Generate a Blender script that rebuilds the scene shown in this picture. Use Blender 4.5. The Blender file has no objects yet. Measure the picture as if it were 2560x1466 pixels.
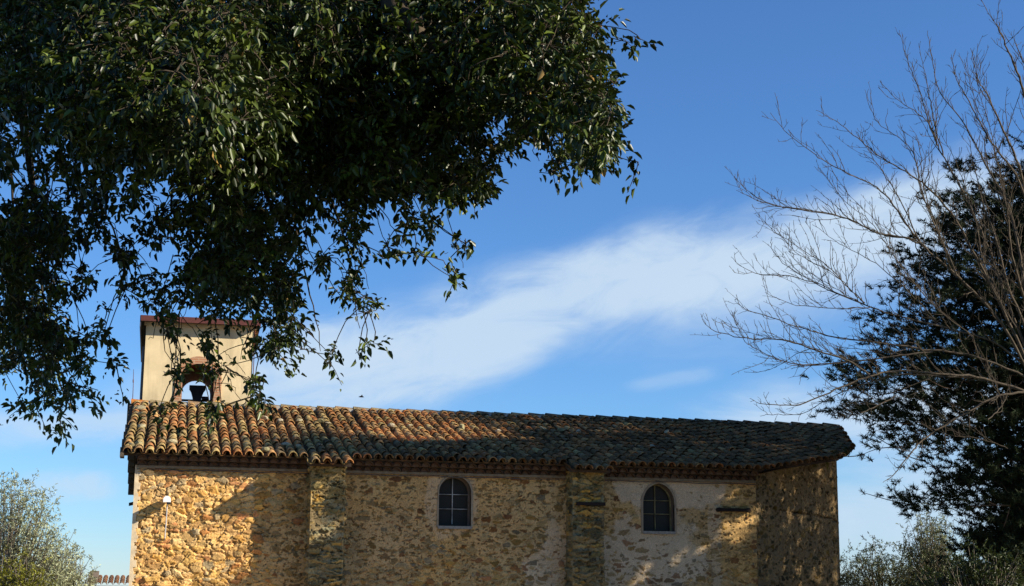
import bpy, bmesh, math, random
import numpy as np
from mathutils import Vector, Matrix

sc = bpy.context.scene
COL = sc.collection
rng = np.random.default_rng(11)
random.seed(5)

# ------------------------------------------------------------------ camera
F_PX, PITCH, ROLL, YAW = 3839.0, 0.193, 0.0084, 0.2193      # photo is 2560 x 1466
CAM = np.array([0.0, -33.0, 1.6])
Fv = np.array([math.sin(YAW)*math.cos(PITCH), math.cos(YAW)*math.cos(PITCH), math.sin(PITCH)])
R0 = np.array([math.cos(YAW), -math.sin(YAW), 0.0]); U0 = np.cross(R0, Fv)
Rv = math.cos(ROLL)*R0 + math.sin(ROLL)*U0
Uv = -math.sin(ROLL)*R0 + math.cos(ROLL)*U0
cd = bpy.data.cameras.new('camera'); cam = bpy.data.objects.new('camera', cd); COL.objects.link(cam)
cam.matrix_world = Matrix(((Rv[0], Uv[0], -Fv[0], CAM[0]), (Rv[1], Uv[1], -Fv[1], CAM[1]),
                           (Rv[2], Uv[2], -Fv[2], CAM[2]), (0, 0, 0, 1)))
cd.sensor_width = 36; cd.lens = 36*F_PX/2560
cd.clip_start = 0.1; cd.clip_end = 5000
sc.camera = cam

def ray(u, v):
    return Fv + Rv*(u-1280)/F_PX + Uv*(733-v)/F_PX
def at(u, v, y):                     # point of the world plane Y=y seen in direction (u, v)
    d = ray(u, v); return CAM + d*((y-CAM[1])/d[1])
def atd(u, v, d):                    # point at camera depth d (vectorised)
    u = np.asarray(u, float)[..., None]; v = np.asarray(v, float)[..., None]; d = np.asarray(d, float)[..., None]
    return CAM + d*(Fv + Rv*(u-1280)/F_PX + Uv*(733-v)/F_PX)

# ------------------------------------------------------------------ sun and sky
SUN = np.array([1.9, -1.0, 1.05]); SUN = SUN/np.linalg.norm(SUN)
sl = bpy.data.lights.new('sun', 'SUN'); sun = bpy.data.objects.new('sun', sl); COL.objects.link(sun)
sl.energy = 5.0; sl.angle = math.radians(0.53); sl.color = (1.0, 0.90, 0.74)
sun.rotation_euler = Vector(SUN).to_track_quat('Z', 'Y').to_euler()
sun.location = (30, -40, 40)

w = bpy.data.worlds.new('World'); sc.world = w; w.use_nodes = True
nt = w.node_tree; N = nt.nodes; L = nt.links
bg = N['Background']
sky = N.new('ShaderNodeTexSky'); sky.sky_type = 'NISHITA'; sky.sun_disc = False
sky.sun_elevation = math.asin(SUN[2]); sky.sun_rotation = math.atan2(SUN[0], SUN[1])
sky.air_density = 1.0; sky.dust_density = 0.0; sky.ozone_density = 10.5
bg.inputs[1].default_value = 0.087

def math_node(nodes, links, op, a, b=None, c=None, clamp=False):
    n = nodes.new('ShaderNodeMath'); n.operation = op; n.use_clamp = clamp
    for i, x in enumerate((a, b, c)):
        if x is None: continue
        if isinstance(x, (int, float)): n.inputs[i].default_value = x
        else: links.new(x, n.inputs[i])
    return n.outputs[0]
def wm(op, a, b=None, c=None, clamp=False): return math_node(N, L, op, a, b, c, clamp)
tc = N.new('ShaderNodeTexCoord'); nd = N.new('ShaderNodeVectorMath'); nd.operation = 'NORMALIZE'
L.new(tc.outputs['Generated'], nd.inputs[0]); DIR = nd.outputs[0]
def wdot(vec):
    n = N.new('ShaderNodeVectorMath'); n.operation = 'DOT_PRODUCT'
    L.new(DIR, n.inputs[0]); n.inputs[1].default_value = tuple(vec); return n.outputs['Value']
def unit(v): return v/np.linalg.norm(v)
def sstep(x, a, b):
    n = N.new('ShaderNodeMapRange'); n.interpolation_type = 'SMOOTHSTEP'
    L.new(x, n.inputs[0]); n.inputs[1].default_value = a; n.inputs[2].default_value = b
    n.inputs[3].default_value = 0; n.inputs[4].default_value = 1; return n.outputs[0]

def cloud(p0, p1, w_up, w_dn, amp, scale=14.0, stretch=3.0, seed=0.0, taper=1.0, lo=0.08, hi=1.25):
    """a band of thin cloud along the great circle through two sky directions"""
    d0, d1 = unit(ray(*p0)), unit(ray(*p1))
    n = unit(np.cross(d1, d0)); n = n if n[2] > 0 else -n        # n points to the upper side
    c = unit(d0+d1); t = unit(np.cross(n, c)); t = t if np.dot(t, d1) > 0 else -t
    half = math.acos(np.clip(np.dot(d0, d1), -1, 1))/2
    across, along = wdot(n), wdot(t)
    comb = N.new('ShaderNodeCombineXYZ')
    L.new(wm('MULTIPLY', along, scale/stretch), comb.inputs[0]); L.new(wm('MULTIPLY', across, scale), comb.inputs[1])
    comb.inputs[2].default_value = seed
    nz = N.new('ShaderNodeTexNoise'); nz.inputs['Scale'].default_value = 3.0; nz.inputs['Detail'].default_value = 10
    nz.inputs['Roughness'].default_value = 0.62; nz.inputs['Distortion'].default_value = 0.9
    L.new(comb.outputs[0], nz.inputs['Vector'])
    n2 = N.new('ShaderNodeTexNoise'); n2.inputs['Scale'].default_value = 1.1; n2.inputs['Detail'].default_value = 7; n2.inputs['Roughness'].default_value = .5
    L.new(comb.outputs[0], n2.inputs['Vector'])
    ac = wm('ADD', across, wm('MULTIPLY', wm('SUBTRACT', n2.outputs['Fac'], 0.5), (w_up+w_dn)*1.3))
    up = wm('DIVIDE', wm('MAXIMUM', ac, 0.0), w_up); dn = wm('DIVIDE', wm('MAXIMUM', wm('MULTIPLY', ac, -1.0), 0.0), w_dn)
    r2 = wm('ADD', wm('POWER', up, 2.0), wm('POWER', dn, 2.0))
    al = wm('POWER', wm('DIVIDE', wm('ABSOLUTE', along), half*taper), 4.0)
    g = wm('EXPONENT', wm('MULTIPLY', wm('ADD', r2, al), -1.0))
    m = wm('MULTIPLY', g, wm('ADD', wm('MULTIPLY', nz.outputs['Fac'], 1.9), 0.08))
    return wm('MULTIPLY', sstep(m, lo, hi), amp)

masks = [
    cloud((430, 1010), (2700, 470), 0.027, 0.036, 0.88, 13, 2.4, 1.3, 1.05, 0.06, 1.0),
    cloud((1500, 700), (2500, 560), 0.03, 0.05, 0.45, 10, 2.2, 5.1, 1.0),
    cloud((-120, 1075), (420, 1060), 0.010, 0.012, 0.62, 20, 2.5, 3.7),
    cloud((40, 1225), (300, 1205), 0.009, 0.011, 0.62, 22, 2.0, 8.2),
    cloud((1750, 1040), (2700, 980), 0.018, 0.030, 0.95, 12, 3.0, 2.9),
    cloud((1900, 1270), (2800, 1230), 0.03, 0.06, 0.85, 9, 3.0, 6.6),
    cloud((250, 1010), (1050, 900), 0.020, 0.018, 0.5, 12, 2.6, 12.3),
    cloud((1560, 960), (1800, 930), 0.005, 0.007, 0.25, 24, 3.0, 9.9),
    cloud((-200, 1560), (2700, 1560), 0.05, 0.05, 0.05, 6, 4.0, 7.4),
]
tot = masks[0]
for m in masks[1:]:                                         # screen blend
    tot = wm('SUBTRACT', wm('ADD', tot, m), wm('MULTIPLY', tot, m))
mx = N.new('ShaderNodeMix'); mx.data_type = 'RGBA'
L.new(tot, mx.inputs['Factor']); L.new(sky.outputs[0], mx.inputs[6]); mx.inputs[7].default_value = (3.7, 4.6, 5.6, 1)
L.new(mx.outputs[2], bg.inputs[0])

sc.view_settings.view_transform = 'Standard'; sc.view_settings.look = 'None'
sc.view_settings.exposure = 0.9; sc.view_settings.gamma = 1.0; sc.view_settings.use_curve_mapping = False
sc.cycles.use_adaptive_sampling = True
sc.cycles.max_bounces = 6; sc.cycles.transparent_max_bounces = 8

# ------------------------------------------------------------------ helpers
def tag(o, label=None, cat=None, group=None, kind=None):
    if label: o['label'] = label
    if cat: o['category'] = cat
    if group: o['group'] = group
    if kind: o['kind'] = kind
    return o
def empty(name, loc, label, cat, group=None):
    o = bpy.data.objects.new(name, None); COL.objects.link(o); o.location = tuple(loc)
    o.empty_display_size = 0.3
    return tag(o, label, cat, group)
def link(o, parent=None):
    COL.objects.link(o)
    if parent is not None:
        o.parent = parent
        base = Vector((0, 0, 0)); q = parent
        while q is not None: base += q.location; q = q.parent
        o.location = o.location - base                       # meshes are built in world coordinates
    return o
def mesh_np(name, verts, faces4=None, faces3=None, mat=None, parent=None, col=None, smooth=False):
    """fast mesh from numpy arrays (quads and triangles)"""
    me = bpy.data.meshes.new(name)
    verts = np.asarray(verts, np.float32)
    me.vertices.add(len(verts)); me.vertices.foreach_set('co', verts.ravel())
    loops = []; starts = []; n = 0
    for f, k in ((faces4, 4), (faces3, 3)):
        if f is None or len(f) == 0: continue
        f = np.asarray(f, np.int32); loops.append(f.ravel()); starts.append(n+np.arange(len(f))*k); n += f.size
    loops = np.concatenate(loops); starts = np.concatenate(starts).astype(np.int32)
    me.loops.add(len(loops)); me.loops.foreach_set('vertex_index', loops)
    me.polygons.add(len(starts)); me.polygons.foreach_set('loop_start', starts)
    if smooth: me.polygons.foreach_set('use_smooth', np.ones(len(starts), bool))
    me.update(calc_edges=True); me.validate()
    if col is not None:
        a = me.attributes.new('col', 'FLOAT_COLOR', 'POINT')
        c = np.ones((len(verts), 4), np.float32); c[:, :3] = col; a.data.foreach_set('color', c.ravel())
    if mat: me.materials.append(mat)
    return link(bpy.data.objects.new(name, me), parent)

class MB:
    """collects boxes, prisms, tubes and lathes into ONE mesh"""
    def __init__(s): s.v = []; s.f = []; s.c = []
    def add(s, v, f, c=None):
        b = len(s.v); s.v += [tuple(map(float, p)) for p in v]; s.f += [tuple(i+b for i in q) for q in f]
        s.c += [c or (1, 1, 1)]*len(v)
    def box(s, x0, x1, y0, y1, z0, z1, c=None, skew=(0, 0)):
        v = [(x, y, z+skew[0]*(x-x0)+skew[1]*(y-y0)) for z in (z0, z1) for y in (y0, y1) for x in (x0, x1)]
        s.add(v, [(0, 2, 3, 1), (4, 5, 7, 6), (0, 1, 5, 4), (2, 6, 7, 3), (0, 4, 6, 2), (1, 3, 7, 5)], c)
    def tube(s, pts, rad, sides=6, c=None, cap=True):
        pts = [np.asarray(p, float) for p in pts]; n = len(pts)
        if isinstance(rad, (int, float)): rad = [rad]*n
        v = []; ref = np.array([0.13, 0.31, 0.94])
        for i, p in enumerate(pts):
            t = pts[min(i+1, n-1)]-pts[max(i-1, 0)]; t = t/(np.linalg.norm(t)+1e-9)
            a = np.cross(t, ref); la = np.linalg.norm(a)
            a = np.cross(t, (1, 0, 0)) if la < .05 else a; a = a/np.linalg.norm(a); b = np.cross(t, a)
            for k in range(sides):
                th = 2*math.pi*k/sides; v.append(p+rad[i]*(a*math.cos(th)+b*math.sin(th)))
        f = [(i*sides+k, i*sides+(k+1) % sides, (i+1)*sides+(k+1) % sides, (i+1)*sides+k) for i in range(n-1) for k in range(sides)]
        if cap: f += [tuple(range(sides))[::-1], tuple((n-1)*sides+k for k in range(sides))]
        s.add(v, f, c)
    def lathe(s, prof, centre, sides=20, c=None):
        v = []; n = len(prof)
        for r, z in prof:
            for k in range(sides):
                th = 2*math.pi*k/sides; v.append((centre[0]+r*math.cos(th), centre[1]+r*math.sin(th), centre[2]+z))
        f = [(i*sides+k, i*sides+(k+1) % sides, (i+1)*sides+(k+1) % sides, (i+1)*sides+k) for i in range(n-1) for k in range(sides)]
        f += [tuple(range(sides))[::-1], tuple((n-1)*sides+k for k in range(sides))]
        s.add(v, f, c)
    def build(s, name, mat, parent=None, smooth=False):
        me = bpy.data.meshes.new(name); me.from_pydata(s.v, [], s.f); me.update()
        a = me.attributes.new('col', 'FLOAT_COLOR', 'POINT')
        c = np.ones((len(s.v), 4), np.float32); c[:, :3] = np.array(s.c).reshape(-1, 3); a.data.foreach_set('color', c.ravel())
        bm = bmesh.new(); bm.from_mesh(me); bmesh.ops.recalc_face_normals(bm, faces=bm.faces); bm.to_mesh(me); bm.free()
        if smooth: me.polygons.foreach_set('use_smooth', np.ones(len(me.polygons), bool))
        me.materials.append(mat)
        return link(bpy.data.objects.new(name, me), parent)

# value noise in numpy
def vnoise(x, y, seed=0):
    x = np.asarray(x, float); y = np.asarray(y, float)
    tab = np.random.default_rng(seed).random((256, 256))
    xi = np.floor(x).astype(int); yi = np.floor(y).astype(int); fx = x-xi; fy = y-yi
    fx = fx*fx*(3-2*fx); fy = fy*fy*(3-2*fy)
    g = lambda i, j: tab[(xi+i) & 255, (yi+j) & 255]
    return (g(0, 0)*(1-fx)+g(1, 0)*fx)*(1-fy)+(g(0, 1)*(1-fx)+g(1, 1)*fx)*fy
def fbm(x, y, seed=0, octv=4, gain=.5):
    s = 0; a = 1; t = 0
    for o in range(octv):
        s = s+a*vnoise(x*2**o+o*17.3, y*2**o+o*9.1, seed+o); t += a; a *= gain
    return s/t
def ss(x, a, b):
    t = np.clip((x-a)/(b-a), 0, 1); return t*t*(3-2*t)

# ------------------------------------------------------------------ materials
def mat_new(name):
    m = bpy.data.materials.new(name); m.use_nodes = True
    return m, m.node_tree.nodes, m.node_tree.links, m.node_tree.nodes['Principled BSDF']
def mat_attr(name, rough=.8, spec=.3, nscale=30, namp=.35, bump=.0, bscale=60, dark=None, tint=(1, 1, 1), metallic=0):
    """colour attribute times fine procedural noise, with bump"""
    m, n, l, b = mat_new(name)
    at_ = n.new('ShaderNodeAttribute'); at_.attribute_name = 'col'
    tcn = n.new('ShaderNodeTexCoord')
    nz = n.new('ShaderNodeTexNoise'); nz.inputs['Scale'].default_value = nscale; nz.inputs['Detail'].default_value = 6
    nz.inputs['Roughness'].default_value = .65
    l.new(tcn.outputs['Object'], nz.inputs['Vector'])
    mr = n.new('ShaderNodeMapRange'); l.new(nz.outputs['Fac'], mr.inputs[0])
    mr.inputs[1].default_value = .25; mr.inputs[2].default_value = .75; mr.inputs[3].default_value = 1-namp; mr.inputs[4].default_value = 1+namp
    vm = n.new('ShaderNodeVectorMath'); vm.operation = 'SCALE'; l.new(at_.outputs['Color'], vm.inputs[0]); l.new(mr.outputs[0], vm.inputs['Scale'])
    out = vm.outputs[0]
    if tint != (1, 1, 1):
        v2 = n.new('ShaderNodeVectorMath'); v2.operation = 'MULTIPLY'; l.new(out, v2.inputs[0]); v2.inputs[1].default_value = tint; out = v2.outputs[0]
    l.new(out, b.inputs['Base Color'])
    b.inputs['Roughness'].default_value = rough; b.inputs['Specular IOR Level'].default_value = spec; b.inputs['Metallic'].default_value = metallic
    if bump:
        nb = n.new('ShaderNodeTexNoise'); nb.inputs['Scale'].default_value = bscale; nb.inputs['Detail'].default_value = 5
        l.new(tcn.outputs['Object'], nb.inputs['Vector'])
        bp = n.new('ShaderNodeBump'); bp.inputs['Strength'].default_value = bump; bp.inputs['Distance'].default_value = .02
        l.new(nb.outputs['Fac'], bp.inputs['Height']); l.new(bp.outputs[0], b.inputs['Normal'])
    return m
def mat_plain(name, colr, rough=.7, spec=.3, nscale=12, namp=.25, bump=.2, bscale=50, metallic=0):
    m, n, l, b = mat_new(name)
    tcn = n.new('ShaderNodeTexCoord')
    nz = n.new('ShaderNodeTexNoise'); nz.inputs['Scale'].default_value = nscale; nz.inputs['Detail'].default_value = 7; nz.inputs['Roughness'].default_value = .6
    l.new(tcn.outputs['Object'], nz.inputs['Vector'])
    cr = n.new('ShaderNodeValToRGB'); l.new(nz.outputs['Fac'], cr.inputs[0])
    c = np.array(colr); e = cr.color_ramp.elements
    e[0].position = .3; e[0].color = (*np.clip(c*(1-namp), 0, 1), 1); e[1].position = .7; e[1].color = (*np.clip(c*(1+namp), 0, 1), 1)
    l.new(cr.outputs[0], b.inputs['Base Color'])
    b.inputs['Roughness'].default_value = rough; b.inputs['Specular IOR Level'].default_value = spec; b.inputs['Metallic'].default_value = metallic
    if bump:
        nb = n.new('ShaderNodeTexNoise'); nb.inputs['Scale'].default_value = bscale; nb.inputs['Detail'].default_value = 4
        l.new(tcn.outputs['Object'], nb.inputs['Vector'])
        bp = n.new('ShaderNodeBump'); bp.inputs['Strength'].default_value = bump; bp.inputs['Distance'].default_value = .015
        l.new(nb.outputs['Fac'], bp.inputs['Height']); l.new(bp.outputs[0], b.inputs['Normal'])
    return m
def mat_leaf(name, rough=.4, spec=.5, transl=.15, under=(1.5, 1.5, 1.6)):
    """leaf: colour attribute on the upper side, paler matt underside, a little light passing through"""
    m, n, l, b = mat_new(name)
    at_ = n.new('ShaderNodeAttribute'); at_.attribute_name = 'col'
    ge = n.new('ShaderNodeNewGeometry')
    v2 = n.new('ShaderNodeVectorMath'); v2.operation = 'MULTIPLY'; l.new(at_.outputs['Color'], v2.inputs[0]); v2.inputs[1].default_value = under
    mixc = n.new('ShaderNodeMix'); mixc.data_type = 'RGBA'; l.new(ge.outputs['Backfacing'], mixc.inputs['Factor'])
    l.new(at_.outputs['Color'], mixc.inputs[6]); l.new(v2.outputs[0], mixc.inputs[7])
    l.new(mixc.outputs[2], b.inputs['Base Color'])
    b.inputs['Roughness'].default_value = rough; b.inputs['Specular IOR Level'].default_value = spec
    tr = n.new('ShaderNodeBsdfTranslucent'); l.new(at_.outputs['Color'], tr.inputs[0])
    mxs = n.new('ShaderNodeMixShader'); mxs.inputs[0].default_value = transl
    l.new(b.outputs[0], mxs.inputs[1]); l.new(tr.outputs[0], mxs.inputs[2])
    l.new(mxs.outputs[0], n['Material Output'].inputs['Surface'])
    return m

M_wall = mat_attr('rubble stone', .95, .05, 48, .5, .8, 80, tint=(1.10, 1.02, .86))
M_tile = mat_attr('clay tile', .9, .08, 22, .5, .35, 60, tint=(1.0, .95, .80))
M_genoise = mat_attr('eave tile', .95, .05, 25, .35, .3, 60)
M_plaster = mat_plain('lime plaster', (.52, .42, .28), .9, .2, 7, .18, .25, 60)
M_render = mat_plain('cream render', (.62, .50, .30), .9, .1, 2.2, .13, .12, 70)
M_surround = mat_plain('pale window plaster', (.31, .245, .165), .9, .2, 9, .2, .3, 60)
M_fillet = mat_plain('eave fillet plaster', (.21, .165, .11), .9, .1, 9, .25, .3, 60)
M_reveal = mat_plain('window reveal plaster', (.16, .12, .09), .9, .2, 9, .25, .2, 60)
M_deck = mat_plain('dark roof boards', (.075, .052, .038), .9, .2, 8, .3, .2)
M_white = mat_plain('chipped white paint', (.30, .29, .26), .6, .2, 5, .75, .1)
M_yellow = mat_plain('yellowed paint', (.20, .17, .08), .6, .2, 5, .6, .1)
M_sill = mat_plain('grey sill stone', (.26, .24, .20), .85, .25, 20, .3, .3)
M_iron = mat_plain('rusted iron', (.018, .011, .008), .85, .3, 40, .4, .3)
M_darkmetal = mat_plain('dark bronze', (.03, .032, .034), .5, .5, 12, .25, .05, metallic=.3)
M_fascia = mat_plain('red painted fascia', (.10, .033, .028), .7, .2, 10, .2, .05)
M_soffit = mat_plain('dark grey soffit', (.06, .055, .05), .8, .3, 10, .2, .1)
M_soffit2 = mat_plain('ochre soffit tile', (.30, .15, .06), .8, .3, 10, .35, .2)
M_camwhite = mat_plain('white plastic', (.78, .78, .76), .35, .5, 5, .03, 0)
M_camblack = mat_plain('black lens', (.012, .012, .014), .2, .5, 5, .05, 0)
M_conduit = mat_plain('grey conduit', (.42, .43, .44), .45, .5, 20, .1, 0)
M_pipe = mat_plain('dark drain pipe', (.06, .06, .07), .5, .4, 10, .1, 0)
M_stone = mat_attr('loose stone', .9, .2, 14, .4, .6, 25)
M_bark = mat_plain('dark oak bark', (.055, .042, .028), .95, .15, 14, .45, .8, 25)
M_barebark = mat_plain('pale grey bark', (.075, .058, .040), .9, .2, 10, .4, .5, 30)
M_pinebark = mat_plain('pine bark', (.10, .065, .045), .95, .1, 10, .4, .7, 20)
M_olivebark = mat_plain('olive bark', (.15, .125, .095), .95, .1, 10, .4, .7, 20)
M_oakleaf = mat_leaf('oak leaf', .42, .38, .08, (1.25, 1.25, 1.4))
M_olive = mat_leaf('olive leaf', .55, .25, .10, (1.35, 1.35, 1.45))
M_needle = mat_leaf('pine needle', .65, .12, .08, (1, 1, 1))
M_shrub = mat_leaf('shrub leaf', .45, .4, .25, (1.2, 1.2, 1.2))
M_housewall = mat_plain('grey house render', (.30, .28, .26), .9, .2, 4, .1, .1)

# rain streaks and patches on the tower render
rn, rl = M_render.node_tree.nodes, M_render.node_tree.links
rb = rn['Principled BSDF']; rsrc = rb.inputs['Base Color'].links[0].from_socket
rtc = rn.new('ShaderNodeTexCoord'); rmp = rn.new('ShaderNodeMapping'); rmp.inputs['Scale'].default_value = (5, 5, .45); rl.new(rtc.outputs['Object'], rmp.inputs['Vector'])
rnz = rn.new('ShaderNodeTexNoise'); rnz.inputs['Scale'].default_value = 1.6; rnz.inputs['Detail'].default_value = 6; rl.new(rmp.outputs[0], rnz.inputs['Vector'])
rmr = rn.new('ShaderNodeMapRange'); rmr.inputs[1].default_value = .50; rmr.inputs[2].default_value = .72; rmr.inputs[4].default_value = .38; rl.new(rnz.outputs['Fac'], rmr.inputs[0])
rmx = rn.new('ShaderNodeMix'); rmx.data_type = 'RGBA'; rl.new(rmr.outputs[0], rmx.inputs['Factor']); rl.new(rsrc, rmx.inputs[6]); rmx.inputs[7].default_value = (.30, .24, .15, 1)
rl.new(rmx.outputs[2], rb.inputs['Base Color'])

# glass
M_glass, gn, gl, gb = mat_new('old window glass')
gb.inputs['Base Color'].default_value = (.030, .028, .023, 1); gb.inputs['Roughness'].default_value = .3
gb.inputs['Specular IOR Level'].default_value = .06
gt = gn.new('ShaderNodeTexCoord'); gz = gn.new('ShaderNodeTexNoise'); gz.inputs['Scale'].default_value = 5
gl.new(gt.outputs['Object'], gz.inputs['Vector'])
gp = gn.new('ShaderNodeBump'); gp.inputs['Strength'].default_value = .15; gp.inputs['Distance'].default_value = .02
gl.new(gz.outputs['Fac'], gp.inputs['Height']); gl.new(gp.outputs[0], gb.inputs['Normal'])

# brick
M_brick, bn, bl, bb = mat_new('orange brick')
bt = bn.new('ShaderNodeTexCoord'); bk = bn.new('ShaderNodeTexBrick')
mp = bn.new('ShaderNodeMapping'); mp.inputs['Rotation'].default_value = (math.pi/2, 0, 0); bl.new(bt.outputs['Object'], mp.inputs['Vector']); bl.new(mp.outputs[0], bk.inputs['Vector'])
bk.inputs['Color1'].default_value = (.40, .18, .085, 1); bk.inputs['Color2'].default_value = (.33, .15, .075, 1); bk.inputs['Mortar'].default_value = (.40, .28, .17, 1)
bk.inputs['Scale'].default_value = 1; bk.inputs['Brick Width'].default_value = .22; bk.inputs['Row Height'].default_value = .065; bk.inputs['Mortar Size'].default_value = .010
bl.new(bk.outputs['Color'], bb.inputs['Base Color']); bb.inputs['Roughness'].default_value = .9
M_tunnel = mat_plain('bare brick vault', (.20, .085, .045), .95, .1, 12, .3, .4, 25)

# ------------------------------------------------------------------ ground
gm, gnn, gll, gbb = mat_new('dry grass and gravel')
gtc = gnn.new('ShaderNodeTexCoord'); g1 = gnn.new('ShaderNodeTexNoise'); g1.inputs['Scale'].default_value = .35; g1.inputs['Detail'].default_value = 9
gll.new(gtc.outputs['Object'], g1.inputs['Vector']); gr = gnn.new('ShaderNodeValToRGB'); gll.new(g1.outputs['Fac'], gr.inputs[0])
gr.color_ramp.elements[0].position = .4; gr.color_ramp.elements[0].color = (.22, .17, .09, 1)
gr.color_ramp.elements[1].position = .62; gr.color_ramp.elements[1].color = (.46, .34, .20, 1)
gsx = gnn.new('ShaderNodeSeparateXYZ'); gll.new(gtc.outputs['Object'], gsx.inputs[0])      # gravel court by the chapel, dark lawn added beyond to cut bounce onto the oak
gad = gnn.new('ShaderNodeMath'); gad.operation = 'MULTIPLY_ADD'; gll.new(g1.outputs['Fac'], gad.inputs[0]); gad.inputs[1].default_value = 6; gll.new(gsx.outputs[1], gad.inputs[2])
gmr = gnn.new('ShaderNodeMapRange'); gmr.inputs[1].default_value = -14; gmr.inputs[2].default_value = -11; gll.new(gad.outputs[0], gmr.inputs[0])
gmx = gnn.new('ShaderNodeMix'); gmx.data_type = 'RGBA'; gll.new(gmr.outputs[0], gmx.inputs['Factor']); gmx.inputs[6].default_value = (.035, .05, .014, 1); gll.new(gr.outputs[0], gmx.inputs[7])
gll.new(gmx.outputs[2], gbb.inputs['Base Color']); gbb.inputs['Roughness'].default_value = .95
gx = np.linspace(-1, 1, 61); gx = np.sign(gx)*np.abs(gx)**2*1500
GX, GY = np.meshgrid(gx, gx); GZ = (fbm(GX*.12+50, GY*.12+50, 3)-.5)*.12
gi = np.arange(60*60); gi = gi//60*61+gi % 60
tag(mesh_np('ground', np.stack([GX, GY, GZ], -1).reshape(-1, 3), np.stack([gi, gi+1, gi+62, gi+61], 1), mat=gm, smooth=True), kind='structure')

# ------------------------------------------------------------------ rubble masonry
def palette(pal, r):
    pal = np.array(pal); return pal[(r*len(pal)).astype(int) % len(pal)]
WARM = [(.52, .36, .15), (.58, .42, .20), (.42, .27, .10), (.54, .39, .19), (.36, .19, .085), (.48, .34, .17), (.60, .46, .25),
        (.40, .21, .11), (.60, .45, .24), (.36, .24, .12), (.36, .31, .22), (.48, .31, .11), (.56, .41, .21), (.50, .37, .20)]
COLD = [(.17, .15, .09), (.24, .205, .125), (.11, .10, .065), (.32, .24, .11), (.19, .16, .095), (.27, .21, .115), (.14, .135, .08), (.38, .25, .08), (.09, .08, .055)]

def cells(u, v, sx, sz, seed, rot=.35):
    """anisotropic jittered cells: distance to the two nearest centres and the id of the nearest"""
    g = np.random.default_rng(seed); J = g.random((128, 128, 6))
    U, V = u/sx, v/sz; iu = np.floor(U).astype(int); iv = np.floor(V).astype(int)
    f1 = np.full(u.shape, 9.); f2 = np.full(u.shape, 9.); rid = np.zeros(u.shape+(6,)); lx = np.zeros(u.shape); ly = np.zeros(u.shape)
    for a in (-1, 0, 1):
        for b in (-1, 0, 1):
            q = J[(iu+a) & 127, (iv+b) & 127]
            cx = iu+a+.5+(q[..., 0]-.5)*.95; cy = iv+b+.5+(q[..., 1]-.5)*.8
            dx, dy = U-cx, V-cy; th = (q[..., 2]-.5)*rot*2
            ddx = dx*np.cos(th)+dy*np.sin(th); ddy = -dx*np.sin(th)+dy*np.cos(th)
            k = .75+.6*q[..., 3]
            d = (np.abs(ddx)**2.4+np.abs(ddy*1.05)**2.4)**(1/2.4)/k
            n1 = d < f1
            f2 = np.where(n1, f1, np.minimum(f2, d)); rid = np.where(n1[..., None], q, rid); f1 = np.where(n1, d, f1); lx = np.where(n1, dx, lx); ly = np.where(n1, dy, ly)
    return f1, f2, rid, lx, ly

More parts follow.
